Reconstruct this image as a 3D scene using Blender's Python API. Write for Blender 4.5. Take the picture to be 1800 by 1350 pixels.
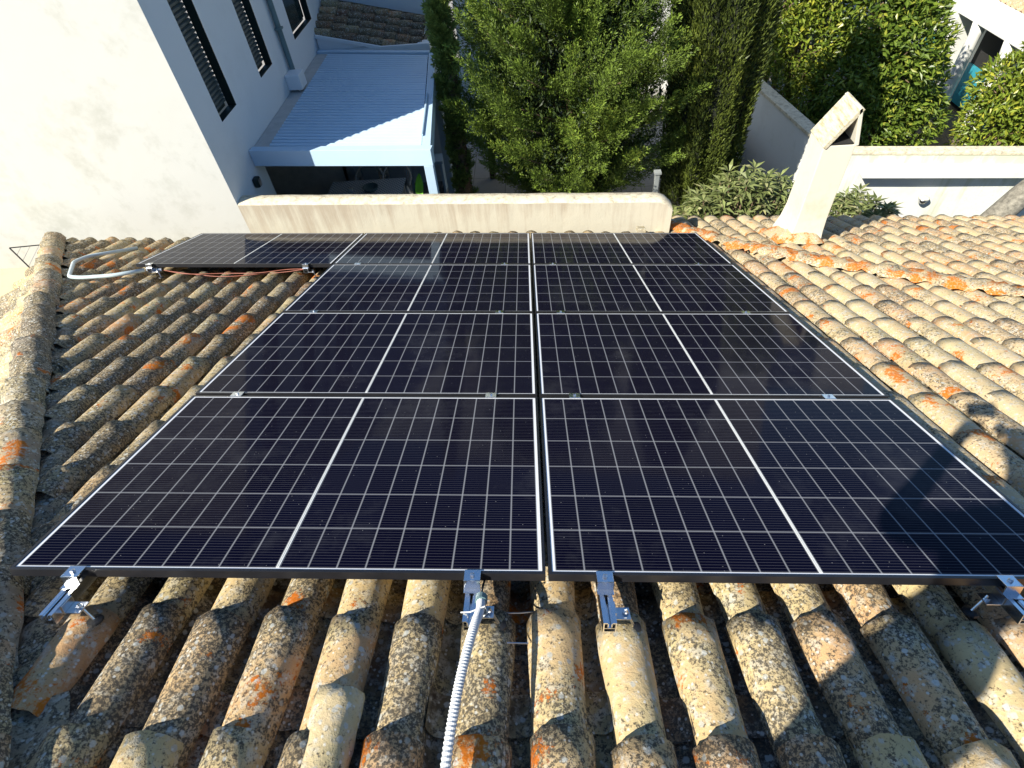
import bpy, bmesh, math, random
import numpy as np
from mathutils import Vector, Matrix, noise as mnoise
random.seed(7); rng = np.random.default_rng(7)
for o in list(bpy.data.objects): bpy.data.objects.remove(o, do_unlink=True)
S = bpy.context.scene; C = S.collection
R = math.radians
# ------------------------------------------------------------------ camera
Xr = Vector((0.9974995, -0.0346712, -0.0615845)); Yd = Vector((0.0144523, -0.7529099, 0.6579650)); Fw = Vector((-0.0691800, -0.6572097, -0.7505261))
# rows above are world axes expressed in camera axes -> camera matrix
RM = Matrix(((Xr[0], -Xr[1], -Xr[2]), (Yd[0], -Yd[1], -Yd[2]), (Fw[0], -Fw[1], -Fw[2])))
CAM = Vector((0.0177, -0.6991, 1.7185))
cd = bpy.data.cameras.new('camera'); cam = bpy.data.objects.new('camera', cd); C.objects.link(cam)
cam.matrix_world = Matrix.Translation(CAM) @ RM.to_4x4()
cd.sensor_width = 36; cd.lens = 976.4 / 1800 * 36; cd.clip_start = 0.02; cd.clip_end = 2000
S.camera = cam
# ------------------------------------------------------------------ light
AZ, EL = 50.5, 40.0
sd = Vector((math.sin(R(AZ)) * math.cos(R(EL)), math.cos(R(AZ)) * math.cos(R(EL)), -math.sin(R(EL))))
W = bpy.data.worlds.new('World'); S.world = W; W.use_nodes = True
nt = W.node_tree; nt.nodes.clear()
sky = nt.nodes.new('ShaderNodeTexSky'); sky.sky_type = 'NISHITA'; sky.sun_disc = False
sky.sun_elevation = R(EL); sky.sun_rotation = R(AZ + 180); sky.altitude = 50; sky.air_density = 1.0; sky.dust_density = 0.6; sky.ozone_density = 2.0
bg = nt.nodes.new('ShaderNodeBackground'); bg.inputs[1].default_value = 0.072
wo = nt.nodes.new('ShaderNodeOutputWorld'); tm = nt.nodes.new('ShaderNodeMix'); tm.data_type = 'RGBA'; tm.blend_type = 'MULTIPLY'; tm.inputs[0].default_value = 1; tm.inputs[7].default_value = (.70, .95, 1.18, 1); nt.links.new(sky.outputs[0], tm.inputs[6]); nt.links.new(tm.outputs[2], bg.inputs[0]); nt.links.new(bg.outputs[0], wo.inputs[0])
sl = bpy.data.lights.new('sun', 'SUN'); sl.energy = 5.0; sl.angle = R(0.5); sl.color = (1.0, 0.93, 0.80)
so = bpy.data.objects.new('sun', sl); C.objects.link(so); so.rotation_euler = sd.to_track_quat('-Z', 'Y').to_euler()
S.view_settings.view_transform = 'Standard'; S.view_settings.look = 'None'; S.view_settings.exposure = 0.95; S.view_settings.gamma = 1
# ------------------------------------------------------------------ roof plane frame (x across, y down the slope, z normal)
M = Matrix(((0.998258848, -0.020698559, 0.055234427), (0.0, 0.936409142, 0.350910130), (-0.058985356, -0.350299143, 0.934778711)))
MN = np.array(M)
M4 = M.to_4x4()
def P(x, y, z=0.0): return M @ Vector((x, y, z))
# ------------------------------------------------------------------ helpers
def tag(o, label=None, cat=None, group=None, kind=None):
    if label: o['label'] = label
    if cat: o['category'] = cat
    if group: o['group'] = group
    if kind: o['kind'] = kind
    return o
def link(name, me, parent=None):
    o = bpy.data.objects.new(name, me); C.objects.link(o)
    if parent is not None: o.parent = parent; o.matrix_parent_inverse = Matrix.Identity(4)
    return o
def empty(name, loc=(0, 0, 0), label=None, cat=None, group=None, rot=None):
    o = bpy.data.objects.new(name, None); C.objects.link(o); o.empty_display_size = 0.1
    if rot is not None: o.matrix_world = Matrix.Translation(Vector(loc)) @ rot
    else: o.location = loc
    o.matrix_basis = o.matrix_basis
    return tag(o, label, cat, group)
def copy_tree(o, parent=None):
    c = o.copy(); C.objects.link(c)
    if parent is not None: c.parent = parent
    for ch in list(o.children): copy_tree(ch, c)
    return c
class MB:
    """collects geometry, builds one mesh"""
    def __init__(s): s.v = []; s.f = []; s.m = []
    def add(s, vs, fs, mi=0):
        b = len(s.v); s.v += [tuple(v) for v in vs]; s.f += [tuple(i + b for i in f) for f in fs]; s.m += [mi] * len(fs); return s
    def box(s, x0, x1, y0, y1, z0, z1, mi=0, T=None):
        vs = [Vector(p) for p in ((x0, y0, z0), (x1, y0, z0), (x1, y1, z0), (x0, y1, z0), (x0, y0, z1), (x1, y0, z1), (x1, y1, z1), (x0, y1, z1))]
        if T is not None: vs = [T @ v for v in vs]
        return s.add(vs, [(0, 3, 2, 1), (4, 5, 6, 7), (0, 1, 5, 4), (1, 2, 6, 5), (2, 3, 7, 6), (3, 0, 4, 7)], mi)
    def prism(s, poly, z0, z1, mi=0):
        n = len(poly); vs = [(x, y, z0) for x, y in poly] + [(x, y, z1) for x, y in poly]
        return s.add(vs, [tuple(range(n))[::-1], tuple(range(n, 2 * n))] + [(i, (i + 1) % n, n + (i + 1) % n, n + i) for i in range(n)], mi)
    def tube(s, pts, r, n=8, mi=0, cap=True, rib=None):
        pts = [Vector(p) for p in pts]; k = len(pts)
        rs = r if isinstance(r, (list, tuple)) else [r] * k
        t0 = (pts[1] - pts[0]).normalized(); a = t0.orthogonal().normalized(); vs = []
        for i, p in enumerate(pts):
            t = (pts[min(i + 1, k - 1)] - pts[max(i - 1, 0)]).normalized()
            a = (a - t * a.dot(t)).normalized(); b = t.cross(a)
            for j in range(n):
                q = 2 * math.pi * j / n; vs.append(p + (a * math.cos(q) + b * math.sin(q)) * rs[i])
        fs = [(i * n + j, i * n + (j + 1) % n, (i + 1) * n + (j + 1) % n, (i + 1) * n + j) for i in range(k - 1) for j in range(n)]
        if cap: fs += [tuple(range(n))[::-1], tuple(range((k - 1) * n, k * n))]
        return s.add(vs, fs, mi)
    def lathe(s, prof, c=(0, 0, 0), n=16, mi=0):
        c = Vector(c); vs = []
        for r, z in prof:
            for j in range(n): q = 2 * math.pi * j / n; vs.append(c + Vector((r * math.cos(q), r * math.sin(q), z)))
        k = len(prof)
        return s.add(vs, [(i * n + j, i * n + (j + 1) % n, (i + 1) * n + (j + 1) % n, (i + 1) * n + j) for i in range(k - 1) for j in range(n)] + [tuple(range(n))[::-1], tuple(range((k - 1) * n, k * n))], mi)
    def build(s, name, mats, parent=None, smooth=False, bevel=0, noise=0, T=None):
        me = bpy.data.meshes.new(name)
        vs = s.v if T is None else [tuple(T @ Vector(v)) for v in s.v]
        me.from_pydata(vs, [], s.f); me.validate()
        if not isinstance(mats, (list, tuple)): mats = [mats]
        for m in mats: me.materials.append(m)
        if len(me.polygons) == len(s.m): me.polygons.foreach_set('material_index', s.m)
        if bevel:
            bm = bmesh.new(); bm.from_mesh(me); bmesh.ops.remove_doubles(bm, verts=bm.verts, dist=1e-5)
            es = [e for e in bm.edges if len(e.link_faces) == 2 and e.calc_face_angle(0) > 0.5]
            bmesh.ops.bevel(bm, geom=es, offset=bevel, segments=2, affect='EDGES', profile=0.6); bm.to_mesh(me); bm.free()
        if smooth: me.polygons.foreach_set('use_smooth', [True] * len(me.polygons))
        me.update()
        return link(name, me, parent)
def np_mesh(name, V, Q, mat, parent=None, smooth=False, col=None):
    """V (n,3) float, Q (m,4) int quads"""
    me = bpy.data.meshes.new(name); n = len(V); m = len(Q); k = Q.shape[1]
    me.vertices.add(n); me.vertices.foreach_set('co', V.astype(np.float32).ravel())
    me.loops.add(m * k); me.loops.foreach_set('vertex_index', Q.astype(np.int32).ravel())
    me.polygons.add(m); me.polygons.foreach_set('loop_start', np.arange(m, dtype=np.int32) * k)
    me.polygons.foreach_set('use_smooth', np.full(m, smooth))
    me.update(calc_edges=True)
    if col is not None:
        at = me.attributes.new('tint', 'FLOAT_COLOR', 'POINT')
        c4 = np.ones((n, 4), np.float32); c4[:, :3] = col; at.data.foreach_set('color', c4.ravel())
    me.materials.append(mat)
    return link(name, me, parent)
# ------------------------------------------------------------------ material helpers
class NT:
    def __init__(s, name):
        s.m = bpy.data.materials.new(name); s.m.use_nodes = True; s.t = s.m.node_tree; s.b = s.t.nodes['Principled BSDF']; s.out = s.t.nodes['Material Output']
        tc = s.t.nodes.new('ShaderNodeTexCoord'); s.oc = tc.outputs['Object']
    def n(s, ty, **kw):
        nd = s.t.nodes.new(ty)
        for k, v in kw.items(): setattr(nd, k, v)
        return nd
    def ln(s, a, b): s.t.links.new(a, b)
    def setin(s, nd, i, v):
        if hasattr(v, 'is_output') or isinstance(v, bpy.types.NodeSocket): s.ln(v, nd.inputs[i])
        else: nd.inputs[i].default_value = v
    def mapv(s, sc=(1, 1, 1), loc=(0, 0, 0), rot=(0, 0, 0), src=None):
        nd = s.n('ShaderNodeMapping'); s.ln(src or s.oc, nd.inputs[0]); nd.inputs[1].default_value = loc; nd.inputs[2].default_value = rot; nd.inputs[3].default_value = sc; return nd.outputs[0]
    def noise(s, scale, detail=4, rough=.55, vec=None, dist=0):
        nd = s.n('ShaderNodeTexNoise'); s.ln(vec or s.oc, nd.inputs['Vector']); nd.inputs['Scale'].default_value = scale; nd.inputs['Detail'].default_value = detail; nd.inputs['Roughness'].default_value = rough; nd.inputs['Distortion'].default_value = dist; return nd.outputs[0]
    def voro(s, scale, vec=None, feat='F1', rnd=1.0):
        nd = s.n('ShaderNodeTexVoronoi', feature=feat); s.ln(vec or s.oc, nd.inputs['Vector']); nd.inputs['Scale'].default_value = scale; nd.inputs['Randomness'].default_value = rnd; return nd
    def ramp(s, f, stops, interp='LINEAR'):
        nd = s.n('ShaderNodeValToRGB'); s.ln(f, nd.inputs[0]); cr = nd.color_ramp; cr.interpolation = interp
        while len(cr.elements) < len(stops): cr.elements.new(0.5)
        for e, (p, c) in zip(cr.elements, stops): e.position = p; e.color = (c if len(c) == 4 else (*c, 1)) if not isinstance(c, (int, float)) else (c, c, c, 1)
        return nd.outputs[0]
    def mix(s, f, a, b, mode='MIX'):
        nd = s.n('ShaderNodeMix', data_type='RGBA', blend_type=mode); s.setin(nd, 0, f)
        for i, v in ((6, a), (7, b)):
            if isinstance(v, tuple): v = v if len(v) == 4 else (*v, 1)
            s.setin(nd, i, v)
        return nd.outputs[2]
    def math(s, op, a, b=None, c=None, clamp=False):
        nd = s.n('ShaderNodeMath', operation=op, use_clamp=clamp); s.setin(nd, 0, a)
        if b is not None: s.setin(nd, 1, b)
        if c is not None: s.setin(nd, 2, c)
        return nd.outputs[0]
    def bump(s, h, strength=.3, dist=.01, prev=None):
        nd = s.n('ShaderNodeBump'); nd.inputs['Strength'].default_value = strength; nd.inputs['Distance'].default_value = dist; s.ln(h, nd.inputs['Height'])
        if prev is not None: s.ln(prev, nd.inputs['Normal'])
        s.ln(nd.outputs[0], s.b.inputs['Normal']); return nd.outputs[0]
    def set(s, **kw):
        nm = dict(base='Base Color', rough='Roughness', metal='Metallic', spec='Specular IOR Level', coat='Coat Weight', coatr='Coat Roughness', alpha='Alpha', ior='IOR')
        for k, v in kw.items():
            if isinstance(v, tuple) and len(v) == 3: v = (*v, 1)
            s.setin(s.b, nm[k], v)
        return s
    def attr(s, name='tint'):
        nd = s.n('ShaderNodeAttribute', attribute_name=name); return nd
    def sep(s, c):
        nd = s.n('ShaderNodeSeparateXYZ'); s.ln(c, nd.inputs[0]); return nd.outputs
def plain(name, col, rough=.6, metal=0, var=.12, scale=8, bump=0.0, spec=.5):
    k = NT(name); f = k.noise(scale, 5, .6)
    lo = tuple(c * (1 - var) for c in col); hi = tuple(min(1, c * (1 + var)) for c in col)
    k.set(base=k.ramp(f, [(.3, lo), (.7, hi)]), rough=rough, metal=metal, spec=spec)
    if bump: k.bump(k.noise(scale * 6, 4), bump, .01)
    return k.m
def make_tile(name, base_a, base_b, dark=.5, lich=1.0, orange=.5, chan=False):
    k = NT(name); a = k.sep(k.attr().outputs['Color']); r0, r1, r2 = a[0], a[1], a[2]
    vo = k.n('ShaderNodeVectorMath', operation='SCALE'); k.ln(k.attr().outputs['Color'], vo.inputs[0]); vo.inputs['Scale'].default_value = 7.0
    va = k.n('ShaderNodeVectorMath', operation='ADD'); k.ln(k.oc, va.inputs[0]); k.ln(vo.outputs[0], va.inputs[1]); vec = va.outputs[0]
    big = k.noise(5, 3, .6, vec); mid = k.noise(26, 5, .65, vec); fine = k.noise(120, 4, .72, vec); fine2 = k.noise(60, 6, .75, vec)
    col = k.mix(r0, base_a, base_b)
    col = k.mix(k.math('MULTIPLY', k.ramp(r2, [(.55, 0), (.9, 1)]), .55), col, (.52, .25, .11))
    col = k.mix(k.ramp(big, [(.35, 0), (.7, 1)]), col, k.mix(r1, (.50, .42, .22), (.44, .34, .20)))
    # pale mineral bloom
    col = k.mix(k.math('MULTIPLY', k.ramp(mid, [(.5, 0), (.62, 1)]), .6), col, (.50, .47, .38))
    # black crust speckle: density varies by tile and by patch
    th = k.math('ADD', k.math('MULTIPLY', r1, .50), k.math('ADD', k.math('MULTIPLY', big, 1.35), -.36))
    dn = k.math('ADD', fine2, k.math('MULTIPLY', th, .42 * dark + .1))
    spk = k.ramp(dn, [(.735 - .05 * dark, 0), (.80 - .05 * dark, 1)])
    pep = k.ramp(k.noise(95, 3, .8, vec), [(.44, .12), (.52, 1)]); col = k.mix(k.math('MULTIPLY', k.math('MULTIPLY', spk, pep), .88), col, (.05, .045, .038))
    f2 = k.ramp(k.math('ADD', fine, k.math('MULTIPLY', mid, .25)), [(.70, 0), (.76, 1)])
    col = k.mix(k.math('MULTIPLY', k.math('MULTIPLY', f2, .8), k.ramp(k.noise(3.1, 3, .6, vec), [(.38, .15), (.6, 1)])), col, (.075, .065, .05))
    # pale lichen rosettes
    vr = k.voro(34, vec); d = vr.outputs['Distance']
    cs = k.sep(vr.outputs['Color'])
    sel = k.ramp(cs[0], [(.80 - .13 * lich, 0), (.84 - .13 * lich, 1)])
    ring = k.ramp(k.math('ADD', d, k.math('MULTIPLY', fine, .35)), [(.42, 1), (.52, 0)])
    col = k.mix(k.math('MULTIPLY', k.math('MULTIPLY', ring, sel), .75), col, k.mix(cs[1], (.55, .56, .50), (.33, .34, .31)))
    vb = k.voro(75, vec); cb = k.sep(vb.outputs['Color'])
    dot = k.math('MULTIPLY', k.ramp(vb.outputs['Distance'], [(.25, 1), (.38, 0)]), k.ramp(cb[0], [(.78, 0), (.8, 1)]))
    col = k.mix(k.math('MULTIPLY', dot, .7), col, (.6, .59, .52))
    # orange lichen
    og = k.noise(6.5, 2, .5, vec); of = k.math('ADD', k.math('ADD', og, k.math('MULTIPLY', k.math('SUBTRACT', fine2, .5), .5)), k.math('MULTIPLY', r2, .13))
    t0 = .76 - .1 * orange
    om = k.math('MULTIPLY', k.ramp(of, [(t0, 0), (t0 + .05, 1)]), k.ramp(fine2, [(.36, .12), (.50, 1)]))
    col = k.mix(k.math('MULTIPLY', om, .9), col, k.mix(mid, (.60, .18, .004), (.42, .09, .004)))
    k.set(base=col, rough=.92, spec=.2)
    b1 = k.bump(mid, .35, .012); b2 = k.bump(fine2, .55, .004, b1); k.bump(fine, .3, .002, b2)
    return k.m
def stucco(name, col=(.80, .79, .74), stain=(.55, .53, .46), amt=.35, bump=.15, sc=1.0, warm=None):
    k = NT(name); a = k.noise(1.1 * sc, 5, .6, dist=.4); b = k.noise(6 * sc, 6, .7); st = k.ramp(k.math('ADD', a, k.math('MULTIPLY', k.math('SUBTRACT', b, .5), .5)), [(.52, 0), (.72, 1)])
    c = k.mix(k.math('MULTIPLY', st, amt), col, stain)
    c = k.mix(k.math('MULTIPLY', k.ramp(k.noise(40, 4, .7), [(.6, 0), (.75, 1)]), .12), c, stain)
    k.set(base=c, rough=.9, spec=.25); b1 = k.bump(k.noise(2.2, 3), bump, .05); k.bump(k.noise(90, 5, .6), bump * .9, .004, b1); return k.m
def drip_wall(name, col, stain, amt, ztop, depth, sc=9):
    """rain-washed wall: narrow run-down streaks that start under the coping"""
    k = NT(name); z = k.sep(k.oc)[2]
    s1 = k.noise(1, 5, .65, k.mapv((sc, sc, .8))); s2 = k.noise(1, 4, .6, k.mapv((sc * 4, sc * 4, 2.0)))
    g = k.math('SUBTRACT', 1.0, k.math('DIVIDE', k.math('SUBTRACT', ztop, z), depth), clamp=True)
    f = k.math('ADD', k.math('MULTIPLY', s1, .7), k.math('MULTIPLY', s2, .3)); f = k.math('ADD', f, k.math('MULTIPLY', g, .22)); f = k.math('ADD', f, k.math('MULTIPLY', k.math('SUBTRACT', k.noise(1.1, 4, .6), .5), .55))
    c = k.mix(k.math('MULTIPLY', k.ramp(f, [(.52, 0), (.74, 1)]), amt), col, stain)
    c = k.mix(k.math('MULTIPLY', k.ramp(k.noise(30, 6, .75), [(.56, 0), (.68, 1)]), amt * .6), c, (.42, .38, .28))
    k.set(base=c, rough=.92, spec=.2); b1 = k.bump(k.noise(5, 4), .2, .03); k.bump(k.noise(80, 5, .6), .3, .004, b1); return k.m
def coping(name):
    k = NT(name); f = k.noise(14, 6, .75); c = k.ramp(f, [(.35, (.66, .62, .50)), (.52, (.55, .48, .34)), (.6, (.30, .26, .19)), (.7, (.12, .11, .09))])
    k.set(base=k.mix(.35, c, (.62, .57, .43)), rough=.95, spec=.2); k.bump(f, .6, .01); return k.m
def leafmat(name, lo, hi, yellow=None, trans=.25, rough=.5):
    k = NT(name); a = k.sep(k.attr().outputs['Color'])
    c = k.mix(a[0], lo, hi)
    if yellow: c = k.mix(k.ramp(a[1], [(.8, 0), (1, 1)]), c, yellow)
    k.set(base=c, rough=rough, spec=.35)
    tr = k.n('ShaderNodeBsdfTranslucent'); k.ln(k.mix(.5, c, hi), tr.inputs[0])
    mx = k.n('ShaderNodeMixShader'); mx.inputs[0].default_value = trans; k.ln(k.b.outputs[0], mx.inputs[1]); k.ln(tr.outputs[0], mx.inputs[2]); k.ln(mx.outputs[0], k.out.inputs[0])
    return k.m
# ------------------------------------------------------------------ materials
m_tile = make_tile('tile_lichen', (.52, .41, .21), (.52, .37, .19), dark=.82, lich=1.0, orange=.16)
m_chan = make_tile('tile_channel_grime_shade', (.055, .042, .03), (.075, .055, .04), dark=.9, lich=.4, orange=-.5)  # channel grime, with the shade of the gaps darkened into the base
m_tile_warm = make_tile('tile_warm', (.57, .41, .23), (.54, .43, .26), dark=.52, lich=1.9, orange=.46)
m_tile_left = make_tile('tile_dark_crust', (.38, .30, .17), (.38, .27, .14), dark=.92, lich=1.1, orange=.46)
m_hip = make_tile('hip_tile', (.30, .265, .20), (.31, .25, .18), dark=.95, lich=1.6, orange=.4)
m_tile_old = make_tile('tile_sooty', (.10, .07, .055), (.15, .09, .065), dark=.9, lich=.4, orange=-.6)
m_mortar = make_tile('roof_mortar', (.20, .18, .15), (.17, .16, .14), dark=.9, lich=1.6, orange=.2)
m_wall = stucco('white_stucco', (.55, .55, .51), (.36, .36, .31), .55, .12, 1.0)
m_wall_cool = stucco('stucco_shade_tint', (.66, .70, .72), (.54, .57, .58), .3, .10, 1.0)  # white stucco for walls out of the sun, blue shade tinted into it
m_white = stucco('painted_white', (.64, .65, .62), (.50, .50, .44), .35, .08, 2)
m_gwall = drip_wall('garden_wall_stucco', (.56, .525, .42), (.36, .28, .20), .6, -1.42, .45)
m_cope = coping('wall_coping')
m_rwall = drip_wall('right_wall_stucco', (.62, .64, .60), (.42, .44, .28), .7, -2.9, .5, 6)
m_chim = stucco('limewash', (.62, .59, .49), (.46, .41, .30), .4, .12, 3)
def mk_cap():
    k = NT('chimney_cap_lichen'); f = k.noise(1, 6, .75, k.mapv((30, 6, 30))); c = k.ramp(f, [(.32, (.56, .54, .46)), (.5, (.50, .46, .33)), (.6, (.36, .31, .19)), (.72, (.22, .19, .14))]); k.set(base=c, rough=.95, spec=.2); k.bump(f, .6, .01); return k.m
m_chimcap = mk_cap()
m_soot_dark = plain('soot_dark_inside', (.012, .012, .012), .9)  # soot black, also used to paint the dark inside the doorway
m_green = plain('dark_green_paint', (.010, .022, .020), .5, spec=.3)
m_glassdark = plain('dark_window_glass', (.02, .035, .035), .12)
m_pipe = plain('teal_pipe_paint', (.10, .17, .18), .45)
m_perg = plain('shade_blue_white_metal', (.42, .56, .68), .4, var=.03, scale=3)  # white metal, with the blue of its shade put into the colour
m_paving = None
m_galv = plain('galvanised_steel', (.62, .63, .64), .28, 1.0, .15, 30)
m_alu = plain('extruded_aluminium', (.74, .76, .78), .22, 1.0, .06, 20)
m_black = plain('black_anodised', (.012, .012, .014), .32, 0, .2, 20)
m_cable = plain('black_cable', (.015, .015, .015), .5)
m_red = plain('red_cable', (.26, .07, .04), .6)
m_conduit = plain('grey_corrugated_plastic', (.55, .57, .58), .38, 0, .05, 20)
m_pvc = plain('pale_blue_grey_plastic', (.50, .60, .62), .4, 0, .04, 10)
m_wood = plain('bark', (.16, .11, .07), .9, 0, .4, 12, .5)
m_teal = plain('teal_shutter_paint', (.03, .26, .34), .5)
m_yellow = stucco('yellow_render', (.74, .58, .30), (.62, .46, .24), .4)
m_wicker = plain('pale_wicker', (.70, .64, .54), .7, 0, .3, 60)
m_cush = plain('grey_cushion', (.25, .27, .27), .9)
m_orange = plain('orange_plastic', (.55, .20, .02), .45)
m_skin = plain('skin', (.45, .27, .19), .5)
m_shirt = plain('navy_shirt', (.03, .04, .08), .9)
m_jean = plain('dark_trousers', (.03, .035, .045), .9)
m_hair = plain('dark_hair', (.02, .014, .01), .6)
def mk_cell():
    k = NT('solar_cells'); o = k.sep(k.oc); x, y = o[0], o[1]
    # cell area: two halves of 9 x 6 half-cut cells
    cw, chh, mx, my = .0927, .1832, .0195, .0195
    ax = k.math('ABSOLUTE', x); gx = k.math('SUBTRACT', ax, .0052)        # from the centre strip outward
    fx = k.math('FRACT', k.math('DIVIDE', gx, cw)); fy = k.math('FRACT', k.math('DIVIDE', k.math('ADD', y, 3 * chh), chh))
    ex = k.math('MINIMUM', fx, k.math('SUBTRACT', 1.0, fx)); ey = k.math('MINIMUM', fy, k.math('SUBTRACT', 1.0, fy))
    lx = k.ramp(k.math('MULTIPLY', ex, cw), [(.0005, 1), (.0009, 0)]); ly = k.ramp(k.math('MULTIPLY', ey, chh), [(.0006, 1), (.0011, 0)])
    inx = k.math('LESS_THAN', gx, 9 * cw); inx2 = k.math('GREATER_THAN', gx, 0.0); iny = k.math('LESS_THAN', k.math('ABSOLUTE', y), 3 * chh)
    inside = k.math('MULTIPLY', k.math('MULTIPLY', inx, inx2), iny)
    line = k.math('MAXIMUM', lx, ly)
    # chamfered corner diamonds
    dm = k.ramp(k.math('ADD', k.math('MULTIPLY', ex, cw), k.math('MULTIPLY', ey, chh)), [(.0045, 1), (.0052, 0)])
    line = k.math('MAXIMUM', line, dm)
    white = k.math('MAXIMUM', k.math('SUBTRACT', 1.0, inside), k.math('MULTIPLY', line, .34))
    nb = 15.0
    fb = k.math('FRACT', k.math('MULTIPLY', fy, nb)); eb = k.math('ABSOLUTE', k.math('SUBTRACT', fb, .5))
    bb = k.ramp(eb, [(.035, 1), (.085, 0)])
    cell = k.mix(k.noise(1.3, 2), (.0012, .0010, .006), (.002, .0016, .011))
    # per cell tone
    cx = k.math('FLOOR', k.math('DIVIDE', gx, cw)); cy = k.math('FLOOR', k.math('DIVIDE', y, chh)); cv = k.n('ShaderNodeCombineXYZ'); k.ln(cx, cv.inputs[0]); k.ln(cy, cv.inputs[1]); k.ln(k.math('SIGN', x), cv.inputs[2])
    wn = k.n('ShaderNodeTexWhiteNoise'); k.ln(cv.outputs[0], wn.inputs[0])
    cell = k.mix(k.math('MULTIPLY', wn.outputs[0], .5), cell, (.003, .0035, .013))
    cell = k.mix(k.math('MULTIPLY', bb, .13), cell, (.40, .40, .45))
    col = k.mix(white, cell, (.72, .74, .76))
    # dust specks and faint film
    oi = k.n('ShaderNodeObjectInfo'); vv = k.n('ShaderNodeVectorMath', operation='ADD'); k.ln(k.oc, vv.inputs[0]); sc = k.n('ShaderNodeVectorMath', operation='SCALE'); k.ln(oi.outputs['Location'], sc.inputs[0]); sc.inputs['Scale'].default_value = 3.1; k.ln(sc.outputs[0], vv.inputs[1])
    sp = k.voro(70, vv.outputs[0]); spc = k.sep(sp.outputs['Color'])
    dots = k.math('MULTIPLY', k.ramp(sp.outputs['Distance'], [(.08, 1), (.14, 0)]), k.ramp(spc[0], [(.9, 0), (.93, 1)]))
    col = k.mix(k.math('MULTIPLY', dots, .35), col, (.5, .5, .48))
    film = k.ramp(k.math('ADD', k.noise(1.7, 6, .7, vv.outputs[0]), k.math('MULTIPLY', k.noise(22, 5, .7, vv.outputs[0]), .25)), [(.66, 0), (.82, 1)])
    col = k.mix(k.math('MULTIPLY', film, .035), col, (.35, .36, .36))
    k.set(base=col, spec=.04, ior=1.45)
    k.ln(k.math('ADD', k.math('MULTIPLY', k.noise(3, 4, .6, vv.outputs[0]), .05), .045), k.b.inputs['Roughness'])
    k.bump(k.noise(5, 2, .5, vv.outputs[0]), .03, .01)
    return k.m
m_cell = mk_cell()
def mk_paving():
    k = NT('stone_paving'); br = k.n('ShaderNodeTexBrick'); k.ln(k.oc, br.inputs[0]); br.inputs['Scale'].default_value = 1.0; br.inputs['Color1'].default_value = (.30, .29, .27, 1); br.inputs['Color2'].default_value = (.34, .325, .30, 1); br.inputs['Mortar'].default_value = (.10, .095, .085, 1)
    br.inputs['Mortar Size'].default_value = .006; br.inputs['Brick Width'].default_value = .6; br.inputs['Row Height'].default_value = .6; br.offset = 0
    c = k.mix(k.math('MULTIPLY', k.noise(9, 6, .7), .5), br.outputs[0], (.13, .12, .10)); k.set(base=c, rough=.8); k.bump(k.noise(60, 4), .2, .004); return k.m
m_paving = mk_paving()
def mk_ground():
    k = NT('dry_earth'); f = k.noise(2.2, 7, .7); k.set(base=k.ramp(f, [(.3, (.09, .07, .045)), (.5, (.16, .13, .085)), (.7, (.07, .08, .03))]), rough=.95); k.bump(k.noise(20, 6, .7), .7, .04); return k.m
m_ground = mk_ground()
def mk_cloth():
    k = NT('patterned_cloth'); v = k.voro(16, feat='F1', rnd=0.0); c = k.ramp(v.outputs['Distance'], [(.2, (.16, .24, .32)), (.28, (.75, .8, .82)), (.42, (.8, .82, .82)), (.5, (.26, .36, .44))]); k.set(base=c, rough=.85); return k.m
m_cloth = mk_cloth()
def mk_slat(name, a, b, per, axis=2):
    k = NT(name); z = k.sep(k.oc)[axis]; f = k.math('FRACT', k.math('DIVIDE', z, per)); k.set(base=k.ramp(f, [(0, b), (.18, b), (.3, a), (.9, a), (1, b)]), rough=.55); k.bump(k.math('PINGPONG', f, .5), .6, .01); return k.m
m_shut = mk_slat('roller_shutter', (.10, .115, .11), (.03, .04, .038), .05)
# ------------------------------------------------------------------ ground, terrace
MB().box(-60, 60, -40, 80, -5.2, -4.8).build('ground', m_ground)['kind'] = 'structure'
MB().prism([(-14, 5.12), (1.62, 5.12), (2.3, 6.2), (3.75, 9.4), (4.15, 14), (4.3, 26), (-14, 26)], -4.795, -3.5).build('terrace', m_paving)['kind'] = 'structure'
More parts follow.
